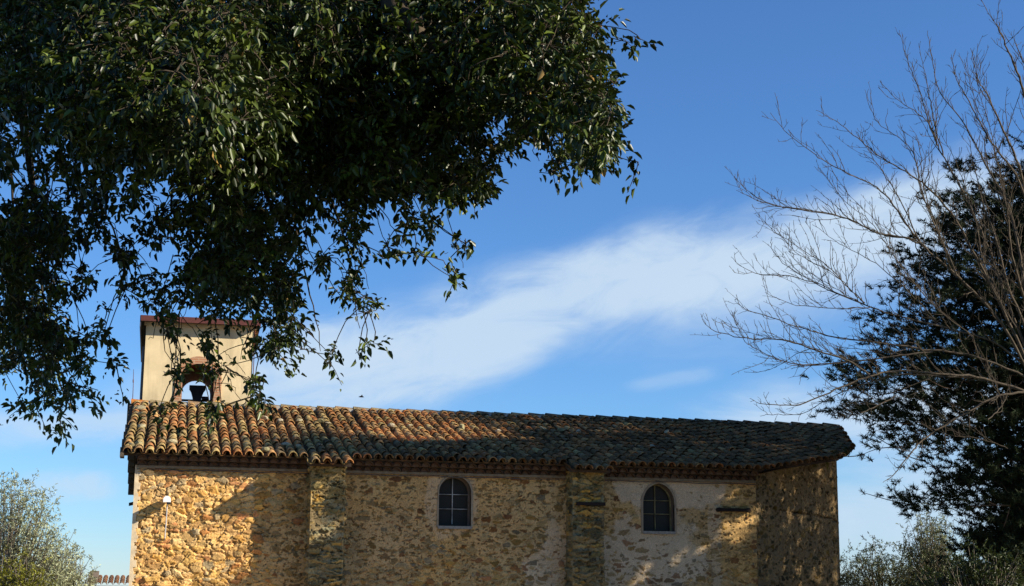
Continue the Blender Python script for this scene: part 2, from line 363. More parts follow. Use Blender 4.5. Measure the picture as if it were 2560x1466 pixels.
def masonry(u, v, seed, expose, lime=None, pal=WARM, mortar=(.50, .35, .175), sx=.205, sz=.110, relief=1.0, lim_col=(.56, .47, .37)):
    """expose: 0..1 how much of the stonework the mortar leaves bare; returns height and colour"""
    wu = u+.09*(fbm(u*4, v*5, seed+1)-.5)*2+.035*(fbm(u*14, v*16, seed+2)-.5)*2
    wv = v+.06*(fbm(u*4+9, v*5, seed+3)-.5)*2+.028*(fbm(u*16, v*18+4, seed+4)-.5)*2
    h = np.zeros(u.shape); col = np.zeros(u.shape+(3,)); cov = np.zeros(u.shape)
    mort = np.array(mortar)*(.78+.44*fbm(u*2.2, v*2.2, seed+5)[..., None])*(.8+.4*fbm(u*22, v*22, seed+6, 3)[..., None])
    mort = mort*(1+(fbm(u*.7, v*.9, seed+8)[..., None]-.5)*np.array([.25, .1, -.2]))
    col[:] = mort; h += .012*(fbm(u*14, v*14, seed+7, 3)-.5)
    for k, (fx, sd) in enumerate(((.42, 30), (1.0, 10))):
        f1, f2, q, lx, ly = cells(wu, wv, sx*fx, sz*fx, seed+sd)
        e = np.clip(expose*(.95 if k else .55), 0, 1)
        edge = (f2-f1)
        shown = (q[..., 4] < e)
        gap = .05+.16*q[..., 1]+.26*(1-expose)*q[..., 5]
        m = ss(edge, gap, gap+.06)*shown*ss(.80-f1, 0, .08)
        sc_ = palette(pal, q[..., 3]*7.13 % 1)*(.70+.6*(q[..., 2]))[..., None]
        grain = (.72+.56*fbm(wu*9, wv*30, seed+k+11, 4))[..., None]
        sc_ = sc_*grain
        prom = -.012+.045*np.clip(expose, 0, 1)*q[..., 5]
        sc_ = sc_*(.52+.48*ss(expose, .45, .85))[..., None]
        hs = prom*(.5+.5*fx)+((q[..., 0]-.5)*lx+(q[..., 2]-.3)*ly)*.075*fx*(.3+.7*ss(expose, .45, .85))+.016*(fbm(wu*10, wv*26, seed+13+k, 4)-.5)*2+.012*(1-f1)
        rec = ss(edge, .02, gap+.02)
        h = h*(1-m)+m*hs
        if k: h = h-.016*(1-rec)*shown*(expose > .55)
        col = col*(1-m[..., None])+m[..., None]*sc_
        cov = np.maximum(cov, m)
    pits = ss(fbm(u*9+3, v*15, seed+21, 3), .66, .74)*(1-cov)*.9          # holes where the mortar has fallen
    fine = ss(fbm(u*26+3, v*34, seed+24, 3), .68, .76)*(1-.6*cov)
    pits = np.maximum(pits, fine)
    rim = np.clip(4*cov*(1-cov), 0, 1); h = h-.012*rim
    h = h-.03*pits; col = col*(1-.62*pits[..., None])
    if lime is not None:
        lm = np.clip(lime, 0, 1)*(1-.85*cov)*.92
        lc = np.array(lim_col)*(.8+.4*fbm(u*3, v*3, seed+31)[..., None])*(.88+.24*fbm(u*25, v*25, seed+32)[..., None])
        col = col*(1-lm[..., None])+lm[..., None]*lc; h = h*(1-.5*lm)
    return h*relief, col

def wall_sheet(name, O, ex, en, width, z0, z1, style, mat, parent, step=.0135, ztop=None, holes=(), edge=False):
    """a dense masonry sheet from O along ex, bulging along en; style(u,z)->height,colour"""
    nu = max(3, int(width/step)); nz = max(3, int((z1-z0)/step))
    us = np.linspace(0, width, nu+1); zs = np.linspace(z0, z1, nz+1)
    Ug, Zg = np.meshgrid(us, zs)
    if ztop is not None:
        zt = ztop(us); Zg = z0+(Zg-z0)/(z1-z0)*(zt[None, :]-z0)
    h, c = style(Ug, Zg)
    if edge: h = h*ss(np.minimum(Ug, width-Ug), 0, .05)
    P = np.array(O)[None, None]+Ug[..., None]*np.array(ex)+h[..., None]*np.array(en); P[..., 2] += Zg
    ids = np.arange((nu+1)*(nz+1)).reshape(nz+1, nu+1)
    keep = np.ones((nz, nu), bool)
    uc = (Ug[:-1, :-1]+Ug[1:, 1:])/2; zc = (Zg[:-1, :-1]+Zg[1:, 1:])/2
    for fn in holes: keep &= ~fn(uc, zc)
    q = np.stack([ids[:-1, :-1], ids[:-1, 1:], ids[1:, 1:], ids[1:, :-1]], -1)[keep]
    used = np.zeros(ids.size, bool); used[q.ravel()] = True; remap = np.cumsum(used)-1
    verts = P.reshape(-1, 3)[used]; cols = c.reshape(-1, 3)[used]; q = remap[q]
    b = len(verts)                                            # plain masonry below the detailed zone, down to the ground
    lo = [np.array(O)+np.array(ex)*u+np.array([0, 0, z]) for z in (-.1, z0) for u in (0, width)]
    verts = np.vstack([verts, lo]); cols = np.vstack([cols, np.tile(cols.mean(0), (4, 1))])
    q = np.vstack([q, [[b, b+1, b+3, b+2]]])
    return mesh_np(name, verts, q, mat=mat, parent=parent, col=cols, smooth=True)

# ------------------------------------------------------------------ chapel
XL, XR, XB, YB, HW = -.634, 13.06, 16.2, 2.5, 6.04
ZC = 4.15                                                     # top of the bare wall under the eave
EAVE_Y, EAVE_Z, SLOPE = -.45, 4.335, .2729
def zroof(y): return EAVE_Z+SLOPE*(y-EAVE_Y)
RXL, RXR = -.93, 17.9
chapel = empty('stone_chapel', (8, 6, 0), 'long rubble stone chapel with a mossy clay tile roof and two arched windows', 'chapel')

WIN = [  # x0, x1, sill z, spring z, head style
    dict(x0=5.770, x1=6.480, zs=3.00, zt=4.085, pointed=False),
    dict(x0=10.380, x1=11.110, zs=2.965, zt=4.035, pointed=True)]
for W in WIN:
    W['w'] = W['x1']-W['x0']; W['xc'] = (W['x0']+W['x1'])/2
    rise = W['w']/2*(1.0 if not W['pointed'] else 1.28); W['zp'] = W['zt']-rise; W['rise'] = rise
def arch_pts(W, grow=0., n=20):
    """outline of an arched opening from bottom left over the head to bottom right"""
    hw = W['w']/2+grow; r = W['rise']+grow; pts = [(W['xc']-hw, W['zs']-(grow if grow > 0 else 0))]
    for i in range(n+1):
        th = math.pi*(1-i/n); ex = 1.0 if not W['pointed'] else .86
        c, s_ = math.cos(th), math.sin(th)
        pts.append((W['xc']+hw*math.copysign(abs(c)**(1/ex if W['pointed'] else 1), c), W['zp']+r*abs(s_)**ex))
    pts.append((W['xc']+hw, W['zs']-(grow if grow > 0 else 0))); return pts
def in_arch(W, g=0.):
    def fn(u, z):
        x = u+XL; dx = np.abs(x-W['xc'])/(W['w']/2+g); dz = np.clip((z-W['zp'])/(W['rise']+g), 0, 9)
        return (dx < 1) & (z > W['zs']-g) & (dx**2+dz**2 < 1)
    return fn

def style_main(u, z):
    x = u+XL
    e = .46+.36*(fbm(x*.9, z*1.4, 71)-.5)*2
    e = e+.62*ss(3.0-x, 0, 1.6)                                # bare stone near the left corner
    e = e+.22*ss(2.9-z, 0, .9)*ss(x-3, 0, 1)                   # more stone lower down
    lime = np.zeros(u.shape)
    nz = (fbm(x*1.6, z*1.6, 91, 6, .6)-.5)*1.5
    d2 = np.hypot((x-10.9)/1.15, (z-3.95)/.42); lime = np.maximum(lime, ss(1.25-d2+nz*.7, 0, .15))
    d3 = np.hypot((x-10.4)/1.35, (z-2.25)/.85); lime = np.maximum(lime, .95*ss(1.25-d3+nz*.9, 0, .2))
    d4 = np.hypot((x-8.25)/.5, (z-2.2)/.75); lime = np.maximum(lime, .7*ss(1.1-d4+nz*1.3, 0, .25))
    d5 = np.abs(x-12.07)/.13; lime = np.maximum(lime, .6*ss(1.1-d5+nz, 0, .25)*ss(4.2-z, 0, .1))
    for W in WIN:
        d = np.hypot((x-W['xc'])/(W['w']*.78), (z-3.55)/.85); lime = np.maximum(lime, .55*ss(1.05-d+nz*.7, 0, .2))
    d6 = np.abs(x-1.72-.25*(fbm(z*2, z*0, 5)-.5))/.10; lime = np.maximum(lime, .55*ss(1.0-d6+nz, 0, .3)*ss(z-3.0, 0, .4))
    e = np.clip(e-.55*np.clip(lime-.35, 0, 1), .06, 1)
    h, c = masonry(x+40, z, 7, e, lime)
    bare = ss(e, .55, .9)[..., None]
    c = c*(1-bare)+bare*c*np.array([1.10, 1.05, .96])  # bare stone, mostly the sunlit left, lightened in colour for the sun on it
    patch = ss(fbm(x*.8+7, z*1.0, 131), .50, .68)[..., None]   # greyer weathered mortar
    c = c*(1-.18*patch)+.18*patch*c.mean(-1, keepdims=True)*np.array([1.05, .98, .78])
    pink = ss(fbm(x*.6+3, z*.8, 151), .52, .70)[..., None]
    c = c*(1+pink*np.array([.04, -.02, -.08]))
    return h, c
wall = wall_sheet('wall', (XL, 0, 0), (1, 0, 0), (0, -1, 0), XR-XL, 1.5, ZC+.03, style_main, M_wall, chapel,
                  holes=[in_arch(W, .004) for W in WIN])
# apse flank: the canted wall that runs back under the roof
flank_len = math.hypot(XB-XR, YB); fe = np.array([(XB-XR)/flank_len, YB/flank_len, 0]); fn_ = np.array([fe[1], -fe[0], 0])
def style_flank(u, z):
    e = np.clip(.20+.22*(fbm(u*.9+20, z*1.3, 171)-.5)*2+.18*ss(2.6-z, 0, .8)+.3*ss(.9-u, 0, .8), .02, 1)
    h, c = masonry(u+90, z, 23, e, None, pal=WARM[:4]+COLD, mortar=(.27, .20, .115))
    crack = ss(.035-np.abs(z-(3.60-.04*u)+.05*(fbm(u*6, z*0, 3)-.5)), 0, .02)*ss(u, .3, .6)*ss(fbm(u*4, z*3, 9), .35, .5)
    h = h-.03*crack; c = c*(1-.6*crack[..., None])
    return h, c
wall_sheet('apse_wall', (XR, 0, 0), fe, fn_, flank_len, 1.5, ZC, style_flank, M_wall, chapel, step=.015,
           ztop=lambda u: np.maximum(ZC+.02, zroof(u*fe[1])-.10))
mb = MB()                                                     # hidden sides: apse end, far wall and gables
mb.add([(XB, YB, -.1), (17.15, HW, -.1), (17.15, HW, 5.9), (XB, YB, zroof(YB)-.1)], [(0, 1, 2, 3)], (.25, .2, .14))
mb.add([(17.15, HW, -.1), (XB, 2*HW-YB, -.1), (XB, 2*HW-YB, 4.9), (17.15, HW, 5.9)], [(0, 1, 2, 3)], (.25, .2, .14))
mb.add([(XB, 2*HW-YB, -.1), (XR, 2*HW, -.1), (XR, 2*HW, 4.2), (XB, 2*HW-YB, 4.9)], [(0, 1, 2, 3)], (.25, .2, .14))
mb.add([(XR, 2*HW, -.1), (XL, 2*HW, -.1), (XL, 2*HW, 4.2), (XR, 2*HW, 4.2)], [(0, 1, 2, 3)], (.3, .23, .15))
mb.build('rear_wall', M_wall, chapel)
mb = MB()
mb.add([(XL, 0.06, -.1), (XL, 2*HW, -.1), (XL, 2*HW, 4.25), (XL, HW, 5.95), (XL, 0.06, 4.30)], [(0, 1, 2, 3, 4)])
gable = mb.build('gable_wall', M_plaster, chapel)
mb = MB()                                                     # smooth plastered corner strip
zz = np.linspace(-.1, ZC, 60)
for i in range(59):
    a = .075+.03*math.sin(i*1.7)+.02*random.random()
    mb.add([(XL-.012, .055, zz[i]), (XL-.012, -.045, zz[i]), (XL+a, -.040, zz[i]), (XL+a+.01, .02, zz[i]),
            (XL-.012, .055, zz[i+1]), (XL-.012, -.045, zz[i+1]), (XL+a, -.040, zz[i+1]), (XL+a+.01, .02, zz[i+1])],
           [(0, 1, 5, 4), (1, 2, 6, 5), (2, 3, 7, 6)])
mb.build('corner_plaster', M_plaster, chapel)

# buttresses
BUT = [(2.955, 3.665, .62), (8.62, 9.32, .55)]
def style_but(seed, warm_top):
    def f(u, z):
        e = np.clip(.80+.3*(fbm(u*2+seed, z*2, 200+seed)-.5)*2, .2, 1)
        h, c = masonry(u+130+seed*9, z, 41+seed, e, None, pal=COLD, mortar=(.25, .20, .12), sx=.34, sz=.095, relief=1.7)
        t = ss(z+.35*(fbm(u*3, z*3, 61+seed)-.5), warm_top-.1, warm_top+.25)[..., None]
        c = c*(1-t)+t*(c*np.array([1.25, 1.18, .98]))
        lich = ss(fbm(u*7, z*9, 77+seed), .56, .68)[..., None]*.5
        c = c*(1-lich)+lich*np.array([.27, .27, .20])
        och = ss(fbm(u*3+9, z*5, 87+seed), .66, .71)[..., None]*.4
        c = c*(1-och)+och*np.array([.34, .22, .07])
        return h, c
    return f
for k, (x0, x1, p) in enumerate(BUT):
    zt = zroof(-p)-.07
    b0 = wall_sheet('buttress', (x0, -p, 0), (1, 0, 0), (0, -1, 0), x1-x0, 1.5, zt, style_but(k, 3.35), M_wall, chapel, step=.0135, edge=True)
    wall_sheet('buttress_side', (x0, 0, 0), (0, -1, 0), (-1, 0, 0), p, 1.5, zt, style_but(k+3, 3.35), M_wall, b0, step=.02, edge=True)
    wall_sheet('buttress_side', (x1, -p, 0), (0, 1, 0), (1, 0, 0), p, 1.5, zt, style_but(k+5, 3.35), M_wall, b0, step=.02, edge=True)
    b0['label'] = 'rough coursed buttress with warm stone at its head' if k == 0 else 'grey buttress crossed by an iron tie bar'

# windows
for k, W in enumerate(WIN):
    o = MB(); out = arch_pts(W, .035+.01*k); inn = arch_pts(W, -.0); n = len(inn)
    rgh = np.random.default_rng(k+3).normal(0, .012, n)
    out = [(W['xc']+(x-W['xc'])*(1+rgh[i]), z+rgh[i]*.5) for i, (x, z) in enumerate(out)]
    sur = MB()
    for i in range(n-1):
        a, b, c, d = out[i], out[i+1], inn[i+1], inn[i]
        v = [(q[0], y, min(q[1], ZC+.02)) for y in (-.030, .05) for q in (a, b, c, d)]
        sur.add(v, [(0, 1, 2, 3), (0, 4, 5, 1), (2, 6, 7, 3)])
    frame_parent = sur.build('window', M_surround, chapel)
    rev = MB(); dep = .26
    for i in range(n-1):
        a, b = inn[i], inn[i+1]
        rev.add([(a[0], -.028, a[1]), (b[0], -.028, b[1]), (b[0], dep, b[1]), (a[0], dep, a[1])], [(0, 1, 2, 3)])
    rev.build('reveal', M_reveal, frame_parent)
    # sash: rim and muntins
    fr = MB(); ins = arch_pts(W, -.03)
    for i in range(n-1):
        a, b, c, d = inn[i], inn[i+1], ins[i+1], ins[i]
        v = [(q[0], y, q[1]) for y in (dep-.06, dep-.005) for q in (a, b, c, d)]
        fr.add(v, [(0, 1, 2, 3), (2, 6, 7, 3)])
    fr.build('frame', M_reveal if k == 0 else M_yellow, frame_parent)
    mu = MB(); t = .0085
    h0 = W['zs']+.06; hh = W['zt']-.03-h0
    zr_ = (h0+hh*.33, h0+hh*.645) if k == 0 else (h0+hh*.35, h0+hh*.655)
    xv = W['xc']-.02
    for z0_, z1_ in ((h0, zr_[0]-t), (zr_[0]+t, zr_[1]-t), (zr_[1]+t, W['zt']-.04)):
        mu.box(xv-t, xv+t, dep-.07, dep-.012, z0_, z1_)
    for zc_ in zr_:
        mu.box(W['x0']+.03, xv-t, dep-.068, dep-.012, zc_-t*.8, zc_+t*.8); mu.box(xv+t, W['x1']-.03, dep-.068, dep-.012, zc_-t*.8, zc_+t*.8)
        mu.box(xv-t, xv+t, dep-.066, dep-.012, zc_-t, zc_+t)
    mu.build('muntin', M_white if k == 0 else M_yellow, frame_parent)
    gp_ = MB(); gp_.add([(x, dep-.02, z) for x, z in arch_pts(W, -.005)], [tuple(range(n))]); gp_.build('pane', M_glass, frame_parent)
    si = MB(); si.box(W['x0']-.012, W['x1']+.012, -.055, dep-.02, W['zs']-.05, W['zs']+.012); si.build('sill', M_sill, frame_parent)
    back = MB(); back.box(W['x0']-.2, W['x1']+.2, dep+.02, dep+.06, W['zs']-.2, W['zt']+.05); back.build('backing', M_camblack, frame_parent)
    frame_parent['label'] = 'round arched window with white glazing bars' if k == 0 else 'slightly pointed window with yellowed glazing bars'

# iron tie bars
for k, (a, b, y, z) in enumerate(((8.69, 9.325, -.60, 3.515), (12.14, 12.84, -.04, 3.48))):
    m = MB(); m.box(a, b, y-.075, y+.06, z-.036, z+.036)
    if k:
        for xe in (a, b): m.tube([(xe, y-.08, z), (xe, y+.04, z)], .05, 8)
    m.build('tie_bar', M_iron, chapel)

# genoise cornice: rows of half-round tile ends under the eave, on a plaster fillet
def genoise(x0, x1):
    m = MB()
    for row, (zz_, yy) in enumerate(((ZC+.045, -.15), (ZC+.15, -.29))):
        n = int((x1-x0)/.20); px_ = (x1-x0)/n
        for i in range(n):
            xc = x0+(i+.5)*px_; c = np.array(random.choice([(.075, .042, .026), (.09, .047, .028), (.065, .038, .025), (.10, .062, .038)]))*random.uniform(.8, 1.2)
            v = []; k = 7
            for y in (yy+random.uniform(-.01, .01), .02):
                for rr in (px_*.49, px_*.38):
                    for j in range(k):
                        th = math.pi*j/(k-1); v.append((xc-rr*math.cos(th), y, zz_-.045+rr*math.sin(th)*.95))
            f = []
            for j in range(k-1):
                f += [(j, j+1, k+j+1, k+j), (j, 2*k+j, 2*k+j+1, j+1), (k+j, k+j+1, 3*k+j+1, 3*k+j)]
            m.add(v, f, tuple(c))
        m.box(x0, x1, yy+.035, .02, zz_+.052, zz_+.088, (.13, .09, .06))
        m.box(x0, x1, yy+.10, .02, zz_-.045, zz_+.05, (.15, .10, .07))
    return m
seg = [(XL+.02, BUT[0][0]-.03), (BUT[0][1]+.03, BUT[1][0]-.03), (BUT[1][1]+.03, XR-.03)]
for a, b in seg:
    g_ = genoise(a, b).build('cornice', M_genoise, chapel)
    m = MB(); m.box(a, b, -.075, .02, ZC-.055, ZC+.0); m.build('cornice_fillet', M_fillet, g_)
    m = MB(); nseg = int((b-a)/.5)+1
    m.tube([(a+(b-a)*i/nseg, -.066, ZC-.085+.012*math.sin(i*2.1)) for i in range(nseg+1)], .010, 5); m.build('cable', M_pipe, g_)
m = MB()                                                      # plaster fillet under the canted eave
for i in range(12):
    t0, t1 = i/12, (i+1)/12
    v = []
    for t in (t0, t1):
        p_ = np.array([XR, 0, 0])+fe*flank_len*t; zt_ = max(ZC+.02, zroof(p_[1])-.12)
        for off, z in ((.0, zt_-.05), (.09, zt_-.03), (.30, zt_+.0), (.0, zt_+.02)):
            q = p_+fn_*off; v.append((q[0], q[1], z))
    m.add(v, [(0, 1, 5, 4), (1, 2, 6, 5), (2, 3, 7, 6)], (.12, .09, .065))
m.build('cornice', M_genoise, chapel)

# roof
def eave_y(x):
    x = float(x)
    for x0, x1, p in BUT:
        if x0-.10 < x < x1+.10: return -p-.43
    if x <= XR: return EAVE_Y
    if x <= 15.8: return EAVE_Y+(x-XR)/(15.8-XR)*1.75
    if x <= 16.7: return 1.3+(x-15.8)/.9*1.3
    return 2.6+(x-16.7)/(RXR-16.7)*(HW-2.6)
roof_parts = {'v': [], 'f': [], 'c': []}
def barrel(P0, d, side, up, L_, r0, r1, col, inv=False, lift=.02):
    """one half-round clay tile: P0 centre of its lower end, d uphill, thickness visible at the lower end"""
    v = roof_parts['v']; f = roof_parts['f']; b = len(v); k = 7
    for e, (s_, r) in enumerate(((0, r0), (L_, r1))):
        for th_k in (0, .018):
            for j in range(k):
                th = math.pi*j/(k-1)
                a = (r-th_k)*math.cos(th); h = (r-th_k)*math.sin(th)*(1 if not inv else -1)
                v.append(tuple(P0+d*s_+side*a+up*(h+(lift if e == 0 else 0))))
    for j in range(k-1):
        f += [(b+j, b+j+1, b+2*k+j+1, b+2*k+j), (b+j, b+k+j, b+k+j+1, b+j+1), (b+k+j, b+3*k+j, b+3*k+j+1, b+k+j+1)]
    roof_parts['c'] += [tuple(col)]*(4*k)
TILE_PAL = [(.31, .225, .105), (.28, .20, .095), (.34, .25, .12), (.32, .135, .055), (.36, .17, .075), (.25, .155, .085), (.19, .135, .085),
            (.37, .28, .15), (.30, .18, .09), (.32, .14, .065), (.17, .13, .085), (.33, .24, .12), (.27, .20, .10), (.37, .21, .10)]
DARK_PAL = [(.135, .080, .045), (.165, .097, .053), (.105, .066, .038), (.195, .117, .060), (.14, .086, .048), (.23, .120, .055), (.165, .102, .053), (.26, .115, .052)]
ang = math.atan(SLOPE); dU = np.array([0, math.cos(ang), math.sin(ang)]); nU = np.array([0, -math.sin(ang), math.cos(ang)]); sX = np.array([1., 0, 0])
PITCH_T = .2255; EXPO = .425
nrows_max = int((HW+1.0)/EXPO)+2
tr = np.random.default_rng(77)
ncol = int((RXR-RXL)/PITCH_T)
for j in range(ncol):
    xc = RXL+.11+j*PITCH_T
    for inv in (True, False):
        x = xc if not inv else xc+PITCH_T/2
        if inv and x > RXR-.05: continue
        ye = eave_y(x)+(.03 if inv else 0)
        off = tr.normal(0, .02); redcol = tr.random()
        slen = (HW-ye)/math.cos(ang); n = int(math.ceil(slen/EXPO))
        wob = tr.normal(0, .006)
        for r in range(n):
            s0 = r*EXPO+(off if r else 0)
            if s0 > slen-.12: break
            y = ye+s0*math.cos(ang)
            sag = -.03*math.sin(math.pi*np.clip((x-RXL)/(RXR-RXL), 0, 1))*math.sin(math.pi*np.clip(s0/slen, 0, 1))
            P = np.array([x+tr.normal(0, .011)+wob*r*.3, y, zroof(y)+.03+sag+(0 if not inv else .06)])
            dd = dU+sX*(tr.normal(0, .018)+(tr.normal(0, .09) if tr.random() < .05 else 0))
            dk = np.clip(1.1*(float(fbm(np.array(x*.8+5), np.array(s0*1.1), 411))-.5)+.08+.10*(x-2)/3*(x > 2)+.35*ss(x-3.2, 0, 2.2)*ss(2.2-s0, 0, 1.6)+.5*ss(x-7, 0, 6), 0, .93)  # tile colour darkens to the lower right, for shade as well as black lichen
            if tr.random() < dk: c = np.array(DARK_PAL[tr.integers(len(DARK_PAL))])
            else:
                pi_ = tr.integers(len(TILE_PAL)); pi_ = [3, 4, 5, 6, 8, 9, 13, 8][pi_ % 8] if x > 4 and tr.random() < .75 else pi_; c = np.array(TILE_PAL[pi_])
                if redcol > .72 and tr.random() < .5: c = np.array(TILE_PAL[[3, 4, 9, 13][tr.integers(4)]])
            pn = float(fbm(np.array(x*.55), np.array(s0*.8), 401)); c = c*tr.uniform(.88, 1.12)*(.55+.95*pn)
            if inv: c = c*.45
            L_ = min(.50, slen-s0+.06)
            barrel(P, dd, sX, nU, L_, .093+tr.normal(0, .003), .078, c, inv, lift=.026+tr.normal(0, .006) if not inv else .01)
# far slope, the columns along the left verge
dU2 = np.array([0, -math.cos(ang), math.sin(ang)]); nU2 = np.array([0, math.sin(ang), math.cos(ang)])
for j in range(ncol):
    x = RXL+.11+j*PITCH_T
    ye = 2*HW-eave_y(x); slen = (ye-HW)/math.cos(ang)
    for r in range(int(slen/EXPO)+1):
        s0 = r*EXPO; y = ye-s0*math.cos(ang)
        if s0 > slen-.12: break
        c = np.array(TILE_PAL[tr.integers(len(TILE_PAL))])*tr.uniform(.5, 1)
        barrel(np.array([x, y, zroof(2*HW-y)+.03]), dU2, sX, nU2, min(.5, slen-s0+.05), .093, .078, c)
me = bpy.data.meshes.new('roof'); me.from_pydata(roof_parts['v'], [], roof_parts['f']); me.update()
a_ = me.attributes.new('col', 'FLOAT_COLOR', 'POINT'); cc = np.ones((len(roof_parts['v']), 4), np.float32); cc[:, :3] = np.array(roof_parts['c']); a_.data.foreach_set('color', cc.ravel())
me.polygons.foreach_set('use_smooth', np.ones(len(me.polygons), bool))
# lichen and moss on the tiles
n_, l_ = M_tile.node_tree.nodes, M_tile.node_tree.links
bs = n_['Principled BSDF']; src = bs.inputs['Base Color'].links[0].from_socket
tcx = n_.new('ShaderNodeTexCoord')
bs_attr = [q for q in n_ if q.type == 'ATTRIBUTE'][0].outputs['Color']
def spots(scale, lo, hi, colr, amt, bright=True):
    global src
    nz = n_.new('ShaderNodeTexNoise'); nz.inputs['Scale'].default_value = scale; nz.inputs['Detail'].default_value = 5; l_.new(tcx.outputs['Object'], nz.inputs['Vector'])
    mr = n_.new('ShaderNodeMapRange'); mr.inputs[1].default_value = lo; mr.inputs[2].default_value = hi; mr.inputs[3].default_value = 0; mr.inputs[4].default_value = amt; l_.new(nz.outputs['Fac'], mr.inputs[0])
    mu_ = n_.new('ShaderNodeMath'); mu_.operation = 'MULTIPLY'; l_.new(mr.outputs[0], mu_.inputs[0])
    if bright:                                                # pale lichen keeps off the dark tiles
        s2 = n_.new('ShaderNodeSeparateColor'); l_.new(bs_attr, s2.inputs[0])
        m2 = n_.new('ShaderNodeMapRange'); m2.inputs[1].default_value = .10; m2.inputs[2].default_value = .26; m2.inputs[3].default_value = .12; l_.new(s2.outputs[0], m2.inputs[0]); l_.new(m2.outputs[0], mu_.inputs[1])
    else: mu_.inputs[1].default_value = 1.0
    mx_ = n_.new('ShaderNodeMix'); mx_.data_type = 'RGBA'; l_.new(mu_.outputs[0], mx_.inputs['Factor']); l_.new(src, mx_.inputs[6]); mx_.inputs[7].default_value = (*colr, 1); src = mx_.outputs[2]
spots(11, .52, .66, (.29, .235, .09), .55)
spots(17, .56, .66, (.055, .045, .030), .8, False)
spots(31, .62, .70, (.34, .30, .20), .5)
l_.new(src, bs.inputs['Base Color'])
me.materials.append(M_tile); roof = link(bpy.data.objects.new('roof', me), chapel)
# boards below the tiles
m = MB()
xs = sorted(set(list(np.linspace(RXL+.02, RXR, 90))+[x for b in BUT for x in (b[0]-.101, b[0]-.099, b[1]+.099, b[1]+.101)]))
for x0, x1 in zip(xs[:-1], xs[1:]):
    y0, y1 = eave_y(x0)+.24, eave_y(x1)+.24
    for sgn in (1, -1):
        Y = (lambda y: y) if sgn > 0 else (lambda y: 2*HW-y)
        v = [(x0, Y(y0), zroof(y0)-.015), (x1, Y(y1), zroof(y1)-.015), (x1, HW, zroof(HW)-.015), (x0, HW, zroof(HW)-.015),
             (x0, Y(y0), zroof(y0)-.075), (x1, Y(y1), zroof(y1)-.075), (x1, HW, zroof(HW)-.075), (x0, HW, zroof(HW)-.075)]
        f = [(0, 1, 2, 3), (4, 7, 6, 5), (0, 4, 5, 1)]
        if x0 == xs[0]: f.append((0, 3, 7, 4))
        if x1 == xs[-1]: f.append((1, 5, 6, 2))
        m.add(v, f)
m.build('roof_boards', M_deck, roof)
# stepped verge tiles seen from below at the left end
m = MB()
for i in range(28):
    y = EAVE_Y+.05+i*(2*HW-2*EAVE_Y)/28; yn = y+(2*HW-2*EAVE_Y)/28
    yy = y if y < HW else 2*HW-y
    ex_ = (.12 if y > HW else 0.0)
    m.box(RXL-.03-.012*(i % 2)-ex_*.6, RXL+.05, y, yn+.02, zroof(yy)-.06-.006*(i % 3)-ex_, zroof(yy)+.05, (.10, .08, .06))
m.build('verge_tile', M_genoise, roof)
# ridge tiles
rp = roof_parts; rp['v'], rp['f'], rp['c'] = [], [], []
x = RXL-.02; i = 0
while x < RXR-.05:
    c = np.array([(.20, .17, .12), (.24, .19, .12), (.17, .145, .11), (.22, .15, .10)][i % 4])*tr.uniform(.8, 1.1)
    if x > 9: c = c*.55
    if i == 0: c = np.array((.38, .15, .04))
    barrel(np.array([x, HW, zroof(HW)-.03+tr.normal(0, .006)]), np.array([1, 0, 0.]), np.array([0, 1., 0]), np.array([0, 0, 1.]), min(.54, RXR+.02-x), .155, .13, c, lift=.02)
    x += .46; i += 1
me = bpy.data.meshes.new('ridge'); me.from_pydata(rp['v'], [], rp['f']); me.update()
a_ = me.attributes.new('col', 'FLOAT_COLOR', 'POINT'); cc = np.ones((len(rp['v']), 4), np.float32); cc[:, :3] = np.array(rp['c']); a_.data.foreach_set('color', cc.ravel())
me.materials.append(M_tile); link(bpy.data.objects.new('ridge', me), roof)
m = MB(); m.add([(RXL+.05, HW-.17, zroof(HW-.17)+.02), (RXR-.05, HW-.17, zroof(HW-.17)+.02), (RXR-.05, HW-.11, zroof(HW)+.075), (RXL+.05, HW-.11, zroof(HW)+.075)], [(0, 1, 2, 3)])
m.build('ridge_mortar', M_sill, roof)
# broken tile jutting from the gable
m = MB(); m.box(XL-.12, XL+.0, .9, 1.1, 3.36, 3.42, None, (0.25, 0)); m.build('corbel', M_iron, chapel)

